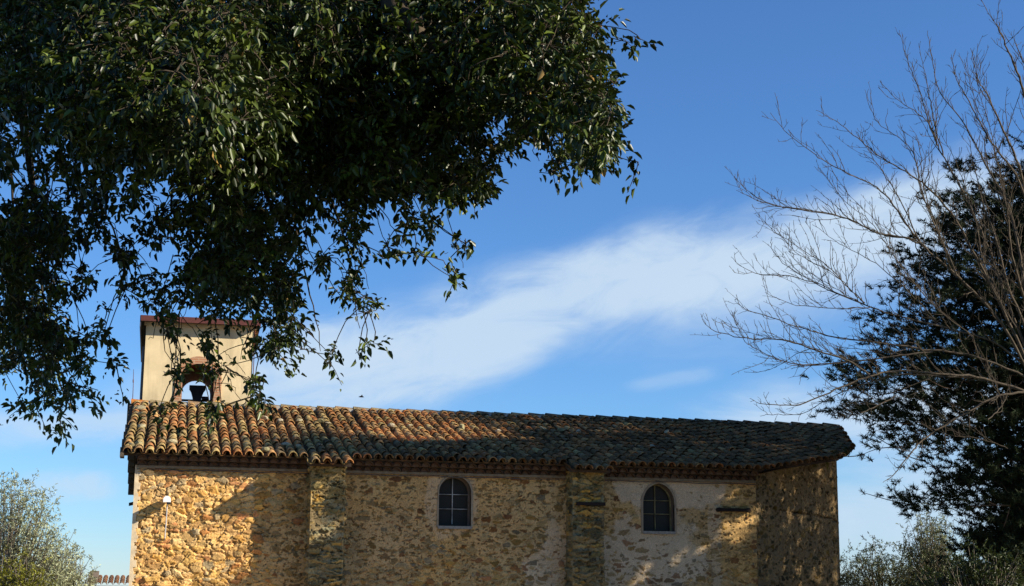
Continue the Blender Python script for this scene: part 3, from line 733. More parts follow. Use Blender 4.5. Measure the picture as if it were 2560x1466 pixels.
# loose stones on the roof
STONES = [(350, 1023, 1.6), (352, 1036, 1.4), (400, 1050, 1.5), (352, 1066, 1.2), (538, 1051, 1.1), (660, 1048, 1.3), (748, 1053, 1.0), (800, 1052, 1.2),
          (820, 1058, .9), (430, 1106, 1.3), (345, 1108, 1.1), (470, 1106, .9), (330, 1112, .9), (662, 1122, 1.5), (715, 1112, 1.1), (748, 1118, 1.2), (355, 1048, 1.0),
          (980, 1066, 1.4), (1025, 1063, .9), (1155, 1068, 1.5), (1245, 1077, 1.2), (1357, 1070, 1.0), (1403, 1075, 1.2), (1447, 1078, 1.0), (1669, 1079, 1.1), (1693, 1080, 1.0),
          (1630, 1116, .9), (1028, 1107, .9), (520, 1108, .8), (700, 1051, .9)]
sg = np.random.default_rng(3)
for k, (u, v, s_) in enumerate(STONES):
    d = ray(u, v); t = (zroof(0)+.13-CAM[2]-SLOPE*CAM[1]*-1)/1.0
    den = d[2]-SLOPE*d[1]; t = (zroof(0)+.12+SLOPE*CAM[1]-CAM[2])/den
    P = CAM+d*t
    bm = bmesh.new(); bmesh.ops.create_icosphere(bm, subdivisions=2, radius=1)
    dirs = sg.normal(0, 1, (7, 3)); dirs /= np.linalg.norm(dirs, axis=1)[:, None]; lim = sg.uniform(.35, .75, 7)
    for vv in bm.verts:
        c = np.array(vv.co)
        for q, lm in zip(dirs, lim):
            e = c@q-lm
            if e > 0: c = c-q*e
        vv.co = c*np.array([.085, .10, .05])*s_*sg.uniform(.97, 1.03)
    me = bpy.data.meshes.new('roof_stone'); bm.to_mesh(me); bm.free()
    a_ = me.attributes.new('col', 'FLOAT_COLOR', 'POINT'); cc = np.ones((len(me.vertices), 4), np.float32)
    cc[:, :3] = np.array([(.30, .255, .15), (.24, .21, .11), (.33, .28, .19)][k % 3]); a_.data.foreach_set('color', cc.ravel())
    me.materials.append(M_stone)
    o = link(bpy.data.objects.new('roof_stone', me)); o.location = tuple(P); o.rotation_euler = (ang*.8+sg.normal(0, .15), sg.normal(0, .2), sg.uniform(0, 6))
    tag(o, 'rough lichened stone lying loose on the clay roof tiles of the chapel', 'stone', 'stones weighing down the chapel roof')

# ------------------------------------------------------------------ bell tower
TX0, TX1, TY0, TY1, TZ = -.70, 2.03, 7.0, 10.4, 8.32
tower = empty('bell_tower', ((TX0+TX1)/2, 8.7, 0), 'square cream rendered bell tower with a brick arch rising behind the roof ridge', 'bell tower')
AX0, AX1, AZT = .275, 1.070, 7.33; AXC = (AX0+AX1)/2; AR = (AX1-AX0)/2; AZS = AZT-AR
apts = [(AX0, 5.2), (AX0, 5.8)]+[(AXC-AR*math.cos(math.pi*i/24), AZS+AR*math.sin(math.pi*i/24)) for i in range(25)]+[(AX1, 5.8), (AX1, 5.2)]
m = MB()
for y in (TY0, TY1):
    m.add([(TX0, y, 0), (AX0, y, 0), (AX0, y, TZ), (TX0, y, TZ)], [(0, 1, 2, 3)])
    m.add([(AX1, y, 0), (TX1, y, 0), (TX1, y, TZ), (AX1, y, TZ)], [(0, 1, 2, 3)])
    m.add([(AX0, y, 0), (AX1, y, 0), (AX1, y, 5.2), (AX0, y, 5.2)], [(0, 1, 2, 3)])
    for a, b in zip(apts[2:-3], apts[3:-2]):
        m.add([(a[0], y, a[1]), (b[0], y, b[1]), (b[0], y, TZ), (a[0], y, TZ)], [(0, 1, 2, 3)])
for x in (TX0, TX1): m.add([(x, TY0, 0), (x, TY1, 0), (x, TY1, TZ), (x, TY0, TZ)], [(0, 1, 2, 3)])
m.build('wall', M_render, tower)
m = MB()
for a, b in zip(apts[:-1], apts[1:]):
    m.add([(a[0], TY0-.02, a[1]), (b[0], TY0-.02, b[1]), (b[0], TY1, b[1]), (a[0], TY1, a[1])], [(0, 1, 2, 3)])
m.box(AX0, AX1, TY0, TY1, 5.2, 5.25)
m.build('arch_vault', M_tunnel, tower)
m = MB(); ow = .19
opts = [(AX0-ow, 5.2), (AX0-ow, 5.8)]+[(AXC-(AR+ow)*math.cos(math.pi*i/24), AZS+(AR+ow)*math.sin(math.pi*i/24)) for i in range(25)]+[(AX1+ow, 5.8), (AX1+ow, 5.2)]
for (a, b), (c, d) in zip(zip(opts[:-1], opts[1:]), zip(apts[:-1], apts[1:])):
    m.add([(q[0], y, q[1]) for y in (TY0-.03, TY0) for q in (a, b, d, c)], [(0, 1, 2, 3), (0, 4, 5, 1), (2, 6, 7, 3)])
m.build('arch_surround', M_brick, tower)
# roof: thin slab falling away to the rear with red edge
ox, oy = .13, .28; fall = -.085
m = MB(); m.box(TX0-ox, TX1+ox, TY0-oy, TY1+.35, TZ+.06, TZ+.13, None, (0, fall)); tro = m.build('roof', M_soffit, tower)
m = MB(); m.box(TX0-ox-.012, TX1+ox+.012, TY0-oy-.03, TY0-oy-.002, TZ+.02, TZ+.165); m.build('fascia', M_fascia, tro)
m = MB(); m.box(TX1+ox+.002, TX1+ox+.03, TY0-oy, TY1+.35, TZ+.03, TZ+.14, None, (0, fall)); m.build('fascia', M_fascia, tro)
m = MB(); m.box(TX0-ox-.03, TX0-ox-.002, TY0-oy, TY1+.35, TZ-.13, TZ+.16, None, (0, fall)); m.build('fascia', M_pipe, tro)
m = MB()
for i in range(16):
    y0 = TY0-.05+i*.22
    m.box(TX1-.01, TX1+ox-.005, y0, y0+.16, TZ-.02+fall*(i*.22), TZ+.058+fall*(i*.22))
m.build('corbel', M_soffit2, tro)
m = MB(); m.box(TX0-.05, TX1+.06, TY0-.05, TY0+.05, TZ-.04, TZ+.058); m.build('cornice', M_plaster, tro)
m = MB(); m.tube([(TX0-.06, TY0+1.8, 4.5), (TX0-.06, TY0+1.8, 8.0)], .045, 8); m.build('drain_pipe', M_pipe, tower)
m = MB(); m.tube([(TX1+.03, TY0-.02, 5.6), (TX1+.03, TY0-.02, 8.25)], .011, 5); m.build('conductor', M_fascia, tower)

# bell with its headstock hanging in the arch
bx, by, bz = .69, 8.7, 6.52
bell = empty('church_bell', (bx, by, bz), 'dark bronze church bell hung in the brick arch of the tower', 'bell')
m = MB(); m.lathe([(.01, .02), (.06, .02), (.12, -.02), (.15, -.12), (.17, -.28), (.22, -.42), (.27, -.50), (.25, -.50), (.02, -.42)], (bx, by, bz), 24); m.build('bell_body', M_darkmetal, bell, True)
m = MB()
prof = [(.215, .46), (.215, .36), (.165, .29), (.125, .16), (.10, .02)]
v = [(bx+s_*hw_, by+yy, bz+z) for yy in (-.09, .09) for s_ in (-1, 1) for hw_, z in prof]
k = len(prof); f = []
for yy in (0, 1):
    b = yy*2*k
    for i in range(k-1): f.append((b+i, b+k+i, b+k+i+1, b+i+1))
for i in range(k-1): f += [(i, i+1, 2*k+i+1, 2*k+i), (k+i, 3*k+i, 3*k+i+1, k+i+1)]
f += [(0, 2*k, 3*k, k), (k-1, 2*k-1, 4*k-1, 3*k-1)]
m.add(v, f); m.build('headstock', M_darkmetal, bell)
m = MB(); m.tube([(AX0+.005, by, bz+.06), (AX1-.005, by, bz+.06)], .03, 8); m.build('axle', M_darkmetal, bell)
m = MB(); m.tube([(bx+.12, by-.12, bz+.11), (bx+.30, by-.12, bz+.11)], .055, 10); m.build('striker', M_darkmetal, bell)

# antenna rod beside the tower
m = MB(); m.tube([(-.915, 6.04, 6.10), (-.92, 6.04, 6.55), (-.935, 6.04, 6.99)], [.011, .009, .006], 6)
m.tube([(-.925, 6.04, 6.66), (-.93, 6.04, 6.74)], [.017, .014], 6)
tag(m.build('antenna_rod', M_fascia), 'thin reddish antenna rod standing on the left end of the roof ridge', 'antenna')

# security camera on the wall
cx, cz = .03, 3.43
cc_ = empty('security_camera', (cx, -.03, cz), 'small white security camera on the sunlit stone wall with a thin cable pipe below', 'security camera')
m = MB()
for i in range(9):
    a0 = math.pi*i/8
ring = lambda y, s_: [(cx+.078*s_*math.cos(math.pi*i/8), y, cz+.005+.075*s_*math.sin(math.pi*i/8)) for i in range(9)]+[(cx-.078*s_, y, cz-.055*s_), (cx+.078*s_, y, cz-.055*s_)]
rs = [ring(-.06, .8), ring(-.10, 1), ring(-.38, 1), ring(-.40, .93)]
v = [p for r_ in rs for p in r_]; n11 = 11
f = [(i*n11+k, i*n11+(k+1) % n11, (i+1)*n11+(k+1) % n11, (i+1)*n11+k) for i in range(3) for k in range(n11)]+[tuple(range(n11))[::-1], tuple(3*n11+k for k in range(n11))]
m.add(v, f); m.build('housing', M_camwhite, cc_)
m = MB(); m.box(cx+.0, cx+.074, -.42, -.12, cz-.095, cz-.052); m.tube([(cx+.037, -.45, cz-.075), (cx+.037, -.42, cz-.075)], .022, 10); m.build('lens', M_camblack, cc_)
m = MB(); m.tube([(cx+.01, -.02, cz-.01), (cx+.01, -.10, cz-.01)], .03, 8); m.build('bracket', M_conduit, cc_)
m = MB(); m.tube([(cx+.012, -.085, cz-.05), (cx+.008, -.085, 3.0), (cx-.002, -.08, 2.66)], .012, 6)
m.tube([(cx-.002, -.08, 2.66), (cx-.002, .02, 2.63)], .012, 6); m.build('cable_pipe', M_conduit, cc_)

# ------------------------------------------------------------------ house far left
HY = 30.0; HA, HB = at(226, 1452, HY), at(330, 1466, HY)
house = empty('small_house', (HA[0]+4, HY+3, 0), 'low grey house with an orange tile roof peeping out left of the chapel', 'house')
hz = HA[2]-.10
m = MB(); m.box(HA[0]+.12, HA[0]+9, HY, HY+6, 0, hz-.2); m.build('wall', M_housewall, house)
rp['v'], rp['f'], rp['c'] = [], [], []
hs_ = math.atan(.20); hd = np.array([0, math.cos(hs_), math.sin(hs_)]); hn = np.array([0, -math.sin(hs_), math.cos(hs_)])
for j in range(40):
    x = HA[0]+.1+j*.22
    for r in range(4):
        P = np.array([x, HY-.35+r*.4*math.cos(hs_), hz-.07+r*.4*math.sin(hs_)])
        c = np.array([(.18, .075, .04), (.15, .065, .035), (.20, .10, .055), (.11, .065, .04)][tr.integers(4)])*tr.uniform(.8, 1.25)
        barrel(P, hd, sX, hn, .47, .10, .085, c)
me = bpy.data.meshes.new('roof'); me.from_pydata(rp['v'], [], rp['f']); me.update()
a_ = me.attributes.new('col', 'FLOAT_COLOR', 'POINT'); cc = np.ones((len(rp['v']), 4), np.float32); cc[:, :3] = np.array(rp['c']); a_.data.foreach_set('color', cc.ravel())
me.materials.append(M_tile); hr = link(bpy.data.objects.new('roof', me), house)
m = MB()
for j in range(36):
    xc = HA[0]+.2+j*.21; k = 7; v = []
    for y in (HY-.18, HY+.01):
        for rr in (.100, .077):
            for i in range(k): v.append((xc-rr*math.cos(math.pi*i/(k-1)), y, hz-.24+rr*math.sin(math.pi*i/(k-1))))
    f = []
    for i in range(k-1): f += [(i, i+1, k+i+1, k+i), (i, 2*k+i, 2*k+i+1, i+1), (k+i, k+i+1, 3*k+i+1, 3*k+i)]
    m.add(v, f, (.20, .14, .10))
m.box(HA[0]-.02, HA[0]+9, HY-.3, HY+.3, hz-.13, hz-.09, (.2, .12, .08))
m.build('cornice', M_genoise, house)
m = MB(); m.box(HA[0]-.10, HA[0]+.26, HY-.36, HY+1.5, hz-.02, hz+.12, (.18, .14, .10), (0, .2)); m.build('verge_tile', M_genoise, hr)

# ------------------------------------------------------------------ foliage
def rand_dirs(g, n):
    d = g.normal(0, 1, (n, 3)); return d/np.linalg.norm(d, axis=1)[:, None]
def nrm(a): return a/(np.linalg.norm(a, axis=-1, keepdims=True)+1e-9)
def leaf_mesh(name, pos, d, up, length, wr, col, mat, parent=None, fold=.35, curl=.12):
    """one folded pointed blade per entry: 6 points, two faces"""
    n = len(pos); d = nrm(d); s_ = nrm(np.cross(d, up)); u = np.cross(s_, d)
    l = length[:, None]; w_ = (length*wr)[:, None]
    v = np.empty((n, 6, 3), np.float32)
    v[:, 0] = pos
    v[:, 1] = pos+d*l*.30+s_*w_*.50+u*w_*fold
    v[:, 2] = pos+d*l*.68+s_*w_*.38+u*(w_*fold*.8-l*curl*.4)
    v[:, 3] = pos+d*l-u*l*curl
    v[:, 4] = pos+d*l*.68-s_*w_*.38+u*(w_*fold*.8-l*curl*.4)
    v[:, 5] = pos+d*l*.30-s_*w_*.50+u*w_*fold
    b = (np.arange(n)*6)[:, None]
    f = np.concatenate([b+np.array([0, 3, 2, 1]), b+np.array([0, 5, 4, 3])], 0)
    return mesh_np(name, v.reshape(-1, 3), f, mat=mat, parent=parent, col=np.repeat(col, 6, 0))
def tube_batch(name, lines, mat, parent, sides=4):
    """many tapered twigs [(pts Nx3, r0, r1)] as one mesh"""
    V = []; Fq = []; b = 0
    for pts, r0, r1 in lines:
        pts = np.asarray(pts); n = len(pts)
        t = np.gradient(pts, axis=0); t = nrm(t); a = nrm(np.cross(t, np.array([.21, .37, .90]))); c = np.cross(t, a)
        r = np.linspace(r0, r1, n)[:, None, None]; th = np.arange(sides)*2*math.pi/sides
        ring = pts[:, None]+r*(a[:, None]*np.cos(th)[None, :, None]+c[:, None]*np.sin(th)[None, :, None])
        V.append(ring.reshape(-1, 3))
        i = np.arange(n-1)[:, None]*sides; k = np.arange(sides)[None]
        q = np.stack([i+k, i+(k+1) % sides, i+sides+(k+1) % sides, i+sides+k], -1).reshape(-1, 4)+b
        Fq.append(q); b += n*sides
    return mesh_np(name, np.vstack(V), np.vstack(Fq), mat=mat, parent=parent, smooth=True)
def smooth_line(P, n):
    P = np.asarray(P, float); t = np.linspace(0, len(P)-1, n); i = np.clip(t.astype(int), 0, len(P)-2); f = (t-i)[:, None]
    p0 = P[np.clip(i-1, 0, None)]; p1 = P[i]; p2 = P[i+1]; p3 = P[np.clip(i+2, None, len(P)-1)]
    return .5*((2*p1)+(-p0+p2)*f+(2*p0-5*p1+4*p2-p3)*f**2+(-p0+3*p1-3*p2+p3)*f**3)

# --- evergreen oak hanging into the picture from the upper left; coverage of its skirt, 9 = dense
OAK = ["9999999999999999995", "99999999999999999982", "99999999999999999992", "78999999999999979992",
       "66889998999999875693", "66777789999999930241", "88764789876755500000", "9967468985553230000", "98555699845410300000",
       "974456778554000000", "997504557523000000", "786305545110000000", "267104540000000000", "02200000000000"]
og = np.random.default_rng(21)
oak = empty('evergreen_oak', atd(-900, 1483, 8.0)*np.array([1, 1, 0]), 'large dark evergreen oak overhanging the upper left, its twigs trailing over the bell tower', 'tree')
def oak_depth(u, v):
    base = 8.35-1.4*np.clip(u/1500, -.3, 1.1)+.9*(fbm(u/420+3, v/420, 5)-.5)*2
    near = np.exp(-((u-330)/330)**2-((v-200)/280)**2)          # a bough that reaches forward, upper left
    near2 = .5*np.exp(-((u-540)/130)**2-((v-330)/170)**2)
    return base-2.4*near-1.3*near2
tu, tv, td, tl = [], [], [], []
for r, row in enumerate(OAK):
    for c, ch in enumerate(row):
        k = int(ch)
        if not k: continue
        leaves = {1: 14, 2: 27, 3: 42, 4: 60, 5: 84, 6: 116, 7: 170, 8: 320, 9: 800}[k]
        n = int(leaves/9+og.random())
        # twigs gather in little groups so that sky shows between them
        ncl = max(1, int(n/5)) if k < 9 else max(1, int(n/4))
        cu = (c+og.random(ncl))*80; cv = (r+og.random(ncl))*80
        pick = og.integers(0, ncl, n); sp = 14 if k < 9 else 13
        u = cu[pick]+og.normal(0, sp, n); v = cv[pick]+og.normal(0, sp, n)
        thick = 1.5 if k == 9 else (.5+.09*k)
        d = oak_depth(u, v)+(og.random(n)**1.0-.35)*thick*1.3
        tu.append(u); tv.append(v); td.append(d); tl.append(np.full(n, 1.0))
# the crown above and beside the frame, which shades what hangs below
n = 3600
u = og.uniform(-900, 2000, n); v = og.uniform(-1500, -130, n)
ok = u < 1490- v*.55
u, v = u[ok], v[ok]
tu.append(u); tv.append(v); td.append(oak_depth(u, v)+og.uniform(-.6, 2.2, len(u))); tl.append(np.full(len(u), 1.9))
n = 1500; u = og.uniform(-300, 1490, n); v = og.uniform(-150, 0, n)
tu.append(u); tv.append(v); td.append(oak_depth(u, v)+og.uniform(-.4, 1.2, n)); tl.append(np.full(n, 1.0))
n = 500; u = og.uniform(-900, 0, n); v = og.uniform(0, 700, n)
tu.append(u); tv.append(v); td.append(oak_depth(u, v)+og.uniform(-.8, 1.2, n)); tl.append(np.full(n, 1.7))
tu, tv, td, tl = map(np.concatenate, (tu, tv, td, tl))
TP = atd(tu, tv, td); nt_ = len(TP)
# each twig droops outward; its leaves sit in a spray along it
outw = nrm(np.stack([og.normal(.15, .55, nt_), og.normal(-.35, .55, nt_), og.normal(-.35, .45, nt_)], 1))
LN = 9
tw_len = .125*tl*og.uniform(.7, 1.3, nt_)
ti = np.repeat(np.arange(nt_), LN); s_ = np.tile((np.arange(LN)+.5)/LN, nt_)
base = TP[ti]+outw[ti]*(tw_len[ti]*(s_-.3))[:, None]+og.normal(0, .012, (nt_*LN, 3))*tl[ti][:, None]
rd = rand_dirs(og, nt_*LN); rd = nrm(rd-outw[ti]*(np.sum(rd*outw[ti], 1))[:, None])
ld = nrm(outw[ti]*(.25+.9*s_[:, None])+rd*(1.0-.45*s_[:, None])+np.array([0, 0, -.28]))
lup = nrm(np.array([0, 0, 1.])+rand_dirs(og, nt_*LN)*.75)
ll = .043*og.uniform(.45, 1.35, nt_*LN)*tl[ti]
young = og.random(nt_)
young = young**2; lc = np.stack([.015+.055*young, .025+.068*young, .004+.004*young], 1)[ti]*og.uniform(.65, 1.45, nt_*LN)[:, None]
yel = og.random(nt_*LN) < .006
lc[yel] = np.array([.26, .16, .04])
leaf_mesh('foliage', base, ld, lup, ll, og.uniform(.40, .52, nt_*LN), lc, M_oakleaf, oak)
lines = []
def link_up(T, score, gain, reach, cap=6000):
    """for every point the nearest point further up the tree (larger score)"""
    T = np.asarray(T, np.float32); out = np.full(len(T), -1)
    for a in range(0, len(T), 500):
        d = ((T[a:a+500, None]-T[None])**2).sum(-1); ok = score[None] > score[a:a+500, None]+gain
        d = np.where(ok, d, 1e9); k = d.argmin(1); out[a:a+500] = np.where(d[np.arange(len(k)), k] < reach**2, k, -1)
    return out
ids = np.nonzero((tl < 1.5) & (tv > -20))[0]; ids = og.choice(ids, min(len(ids), 5200), replace=False)
Q = TP[ids]; up_ = link_up(Q, Q[:, 2]-.25*np.abs(Q[:, 1]+25.3), .05, .45)
for i in range(len(ids)):
    if up_[i] < 0: continue
    p, q = Q[i], Q[up_[i]]; mid = (p+q)/2+og.normal(0, .022, 3)+np.array([0, 0, .015])
    lines.append((smooth_line([q, mid, p], 5), .0034, .0020))
for i in ids:
    o_ = outw[i]*tw_len[i]; lines.append((np.array([TP[i]-o_*.3, TP[i]+o_*.2+og.normal(0, .006, 3), TP[i]+o_*.7]), .0024, .0014))
# drooping boughs and trailing stems
def stem(uv, d0, d1, r0, r1, n=14):
    uv = np.array(uv, float); d = np.linspace(d0, d1, len(uv)); P = smooth_line(atd(uv[:, 0], uv[:, 1], d), n)
    return P+og.normal(0, .0035, P.shape), r0, r1
STEMS = [([(470, 420), (500, 560), (545, 690), (540, 800), (545, 900), (548, 1000)], .010, .004), ([(520, 600), (530, 720), (528, 850), (538, 980)], .006, .003),
         ([(480, 560), (470, 700), (450, 800), (437, 900), (435, 1000)], .010, .003), ([(430, 640), (400, 760), (385, 830), (372, 850)], .005, .002), ([(545, 900), (575, 950), (600, 1000)], .004, .002),
         ([(560, 880), (590, 905), (615, 940)], .003, .002), ([(450, 780), (500, 850), (530, 900)], .004, .002), ([(470, 760), (440, 860), (452, 930)], .003, .002),
         ([(690, 380), (730, 520), (760, 680), (790, 790), (800, 880)], .014, .003), ([(620, 500), (660, 640), (690, 780), (680, 900)], .012, .003),
         ([(800, 420), (840, 530), (870, 640), (885, 740), (900, 820)], .014, .003), ([(760, 520), (770, 620), (810, 680), (850, 740)], .006, .003), ([(820, 480), (850, 560), (900, 640), (920, 720)], .007, .002),
         ([(900, 450), (950, 520), (985, 570), (1005, 620)], .006, .002), ([(930, 480), (960, 600), (985, 640)], .005, .002),
         ([(1010, 460), (1020, 510), (1050, 545), (1110, 555)], .004, .002), ([(1080, 380), (1110, 480), (1130, 580), (1160, 670)], .008, .002),
         ([(1170, 330), (1210, 400), (1245, 440)], .006, .002), ([(1325, 300), (1335, 340), (1332, 375), (1345, 400)], .005, .002), ([(1330, 340), (1370, 335), (1390, 360)], .004, .002),
         ([(60, 250), (90, 500), (110, 760), (150, 950), (180, 1030)], .022, .004), ([(20, 350), (40, 600), (60, 850)], .016, .005), ([(110, 760), (190, 830), (300, 860)], .008, .002),
         ([(150, 900), (210, 980), (245, 1015)], .005, .002), ([(160, 300), (240, 480), (300, 620), (350, 740)], .014, .003), ([(250, 500), (215, 620), (200, 730)], .007, .002),
         ([(330, 510), (370, 545), (385, 560)], .004, .002), ([(-60, 1000), (-20, 1050), (8, 1065)], .005, .002), ([(420, 260), (450, 420), (500, 560)], .03, .012), ([(560, 300), (640, 430), (700, 560)], .026, .012),
         ([(1180, 255), (1150, 300), (1130, 380)], .006, .003), ([(1150, 260), (1180, 330), (1160, 400)], .005, .002), ([(1440, 200), (1470, 320), (1500, 410)], .012, .003),
         ([(60, 20), (55, 300), (100, 560)], .035, .022), ([(420, 60), (450, 300), (520, 540)], .04, .02), ([(780, 100), (830, 300), (850, 460)], .03, .016)]
for uv, r0, r1 in STEMS:
    um, vm_ = np.mean([q[0] for q in uv]), np.mean([q[1] for q in uv])
    d_ = float(oak_depth(np.array(um), np.array(vm_))); dk_ = 1.3 if r0 > .013 else 0.1; sc0 = .8 if r0 > .013 else .52; lines.append(stem(uv, d_+dk_, d_+dk_-.2, r0*sc0, r1*.7))
tube_batch('twigs', lines, M_bark, oak, 4)
m = MB()
P = smooth_line(atd(np.array([-520, 100, 620, 930, 1000, 1050, 1065, 1120, 1190]), np.array([-900, -420, -180, -60, 35, 85, 110, 112, 100]), np.array([8.0, 7.6, 7.2, 6.95, 6.8, 6.75, 6.72, 6.7, 6.68])), 40)
m.tube(list(P+og.normal(0, .006, P.shape)), list(np.linspace(.085, .010, 40)*(1+og.normal(0, .09, 40))), 9)
m.build('limb', M_bark, oak, True)
tb = atd(-900, 1483, 8.0); tp = atd(-520, -900, 8.0)
m = MB(); P = smooth_line([tb*np.array([1, 1, 0])-np.array([0, 0, .1]), tb*np.array([1, 1, 0])+np.array([.05, 0, 1.2]), tb*np.array([1, 1, 0])+np.array([.25, .1, 2.8]), tp, tp+np.array([.6, .2, 1.5])], 24)
m.tube(list(P), list(np.linspace(.36, .14, 24)), 12); m.build('trunk', M_bark, oak, True)

# --- leafless tree at the right
bare = empty('bare_tree', atd(2680, 1483, 22.0)*np.array([1, 1, 0]), 'leafless deciduous tree with fine pale branches fanning up to the left', 'tree')
bg_ = np.random.default_rng(8)
BR = [[(1927,285),(1965,331),(2035,385),(2085,415),(2154,450),(2212,485),(2265,560),(2319,624),(2393,690),(2459,755),(2512,821),(2570,930)],
 [(1837,442),(1869,477),(1935,512),(2077,535),(2138,556),(2200,585),(2277,599),(2319,624)],
 [(2042,277),(2096,308),(2154,354),(2212,400),(2273,435),(2327,477),(2381,538),(2440,640),(2500,760),(2580,930)],
 [(2248,77),(2265,142),(2296,223),(2319,292),(2342,361),(2373,415),(2404,473),(2435,538),(2480,640),(2520,760),(2590,930)],
 [(2317,77),(2331,154),(2350,231),(2404,300),(2442,369),(2481,442),(2519,511),(2545,620),(2570,760),(2610,930)],
 [(2377,138),(2396,208),(2427,261),(2461,327),(2500,385),(2542,442),(2580,560),(2620,760)],
 [(2469,31),(2500,77),(2519,127),(2550,200),(2575,300),(2600,460)], [(2442,127),(2442,192),(2465,231),(2500,308),(2535,385),(2565,480)], [(2535,100),(2560,160),(2600,260)],
 [(2198,202),(2250,254),(2315,300),(2338,346),(2342,361)], [(2165,238),(2192,304),(2250,346),(2285,388),(2300,462),(2335,560),(2393,690)],
 [(1890,537),(1935,578),(1997,619),(2071,669),(2120,720),(2162,758)],
 [(1826,642),(1882,681),(1997,694),(2104,739),(2224,784),(2368,821),(2471,850),(2575,920)],
 [(1841,735),(1861,772),(1972,809),(2080,842),(2203,858),(2327,875),(2450,895),(2580,950)],
 [(1752,784),(1775,821),(1857,846),(1956,850),(2038,875),(2121,904),(2175,938)],
 [(1874,998),(1915,1011),(1997,1011),(2080,978),(2162,945),(2244,928),(2368,937),(2471,949),(2590,990)],
 [(1828,776),(1857,846),(1886,871),(1964,904),(2038,912),(2195,896),(2330,880)],
 [(2208,1205),(2234,1186),(2282,1131),(2307,1099),(2416,1032),(2500,990),(2590,980)],
 [(1931,595),(1931,624),(1977,673),(2071,722),(2162,762)], [(1911,731),(1981,760),(2100,772),(2180,768)],
 [(2096,1040),(2136,1037),(2180,1022),(2240,990)], [(2093,1006),(2130,1015),(2175,1000)], [(2050,420),(2110,500),(2180,560),(2240,650),(2330,760),(2430,840)], [(2030,560),(2100,610),(2190,660),(2260,720),(2340,800)],
 [(2420,340),(2450,480),(2490,600),(2530,740),(2600,900)], [(2350,330),(2400,430),(2440,560),(2470,690),(2540,820)], [(2300,130),(2320,220),(2333,300),(2360,390)], [(2140,330),(2200,420),(2260,520),(2300,610)],
 [(2560,420),(2520,520),(2540,680),(2600,860)], [(2410,150),(2440,260),(2480,360),(2510,480),(2550,600)],
 [(2480,960),(2505,1010),(2470,1050)], [(2300,1060),(2380,1090),(2440,1095),(2520,1120)]]
lines = []
def grow(P, r0, r1, lvl, dens):
    """side shoots along a branch (P runs from the base to the tip)"""
    seg_ = np.linalg.norm(np.diff(P, axis=0), axis=1); Ltot = seg_.sum(); cum = np.concatenate([[0], np.cumsum(seg_)])
    n = int(Ltot*dens); side = 1
    for i in range(n):
        s = Ltot*(.12+.86*(i+bg_.random())/max(n, 1)); j = min(np.searchsorted(cum, s), len(P)-1); k = max(j-1, 0)
        f = (s-cum[k])/(seg_[k]+1e-9) if k < len(seg_) else 0; p = P[k]+(P[min(k+1, len(P)-1)]-P[k])*f
        t = nrm(P[min(k+1, len(P)-1)]-P[k]); fr = s/Ltot
        perp = rand_dirs(bg_, 1)[0]; perp = nrm(perp-t*np.dot(perp, t)+np.array([0, 0, .35])+Uv*.25*side); side = -side
        a = bg_.uniform(.5, 1.0)
        d = nrm(t*math.cos(a)+perp*math.sin(a))
        Ls = bg_.uniform(.10, .55)*(1.2-.75*fr)*(1.0 if lvl == 0 else .35)
        if bg_.random() < .24 and lvl == 0: Ls *= 2.3
        m_ = 5; pts = [p]; dd = d
        for q in range(m_):
            dd = nrm(dd+bg_.normal(0, .20, 3)+np.array([0, 0, .07])+t*.05); pts.append(pts[-1]+dd*Ls/m_)
        pts = np.array(pts); rb = min((r0+(r1-r0)*fr)*.6, .0062) if lvl == 0 else .0036
        lines.append((pts, max(rb, .0036), .0022))
        if lvl == 0 and Ls > .08: grow(pts, rb, .002, 1, 9.0)
for b_ in list(BR):                                           # finer companions of the main limbs
    if len(b_) < 5 or bg_.random() < .4: continue
    o_ = bg_.normal(0, 22, 2); a_ = np.array(b_, float); k_ = int(bg_.integers(0, 3)); t_ = np.linspace(1, 0, len(a_))[:, None]
    a_ = a_+o_*t_*(.6+.8*t_)+bg_.normal(0, 7, a_.shape)*t_; BR.append([tuple(q) for q in a_[k_:]])
for bi, b_ in enumerate(BR):
    b_ = np.array(b_, float)[::-1]; big = len(b_) > 6
    dw = 21.5+bg_.uniform(-1.3, 1.3); d = np.linspace(22.0 if b_[0][0] > 2540 else dw, dw-bg_.uniform(-.6, .9), len(b_))
    P = smooth_line(atd(b_[:, 0], b_[:, 1], d), len(b_)*5); P = P+bg_.normal(0, .006, P.shape)
    r0 = (.022 if b_[0][0] > 2560 else (.015 if big else .010))*(1.0 if bi < 35 else .6)
    lines.append((P, r0*bg_.uniform(.85, 1.15), .003)); grow(P, r0, .004, 0, 9.5)
tube_batch('branches', lines, M_barebark, bare, 4)
m = MB(); b0 = atd(2680, 1483, 22.0)*np.array([1, 1, 0])
P = smooth_line([b0-np.array([0, 0, .1]), b0+np.array([-.05, 0, 1.2]), atd(2660, 1150, 22.0), atd(2610, 960, 22.0), atd(2600, 780, 22)], 20)
m.tube(list(P), list(np.linspace(.19, .05, 20)), 10); m.build('trunk', M_barebark, bare, True)

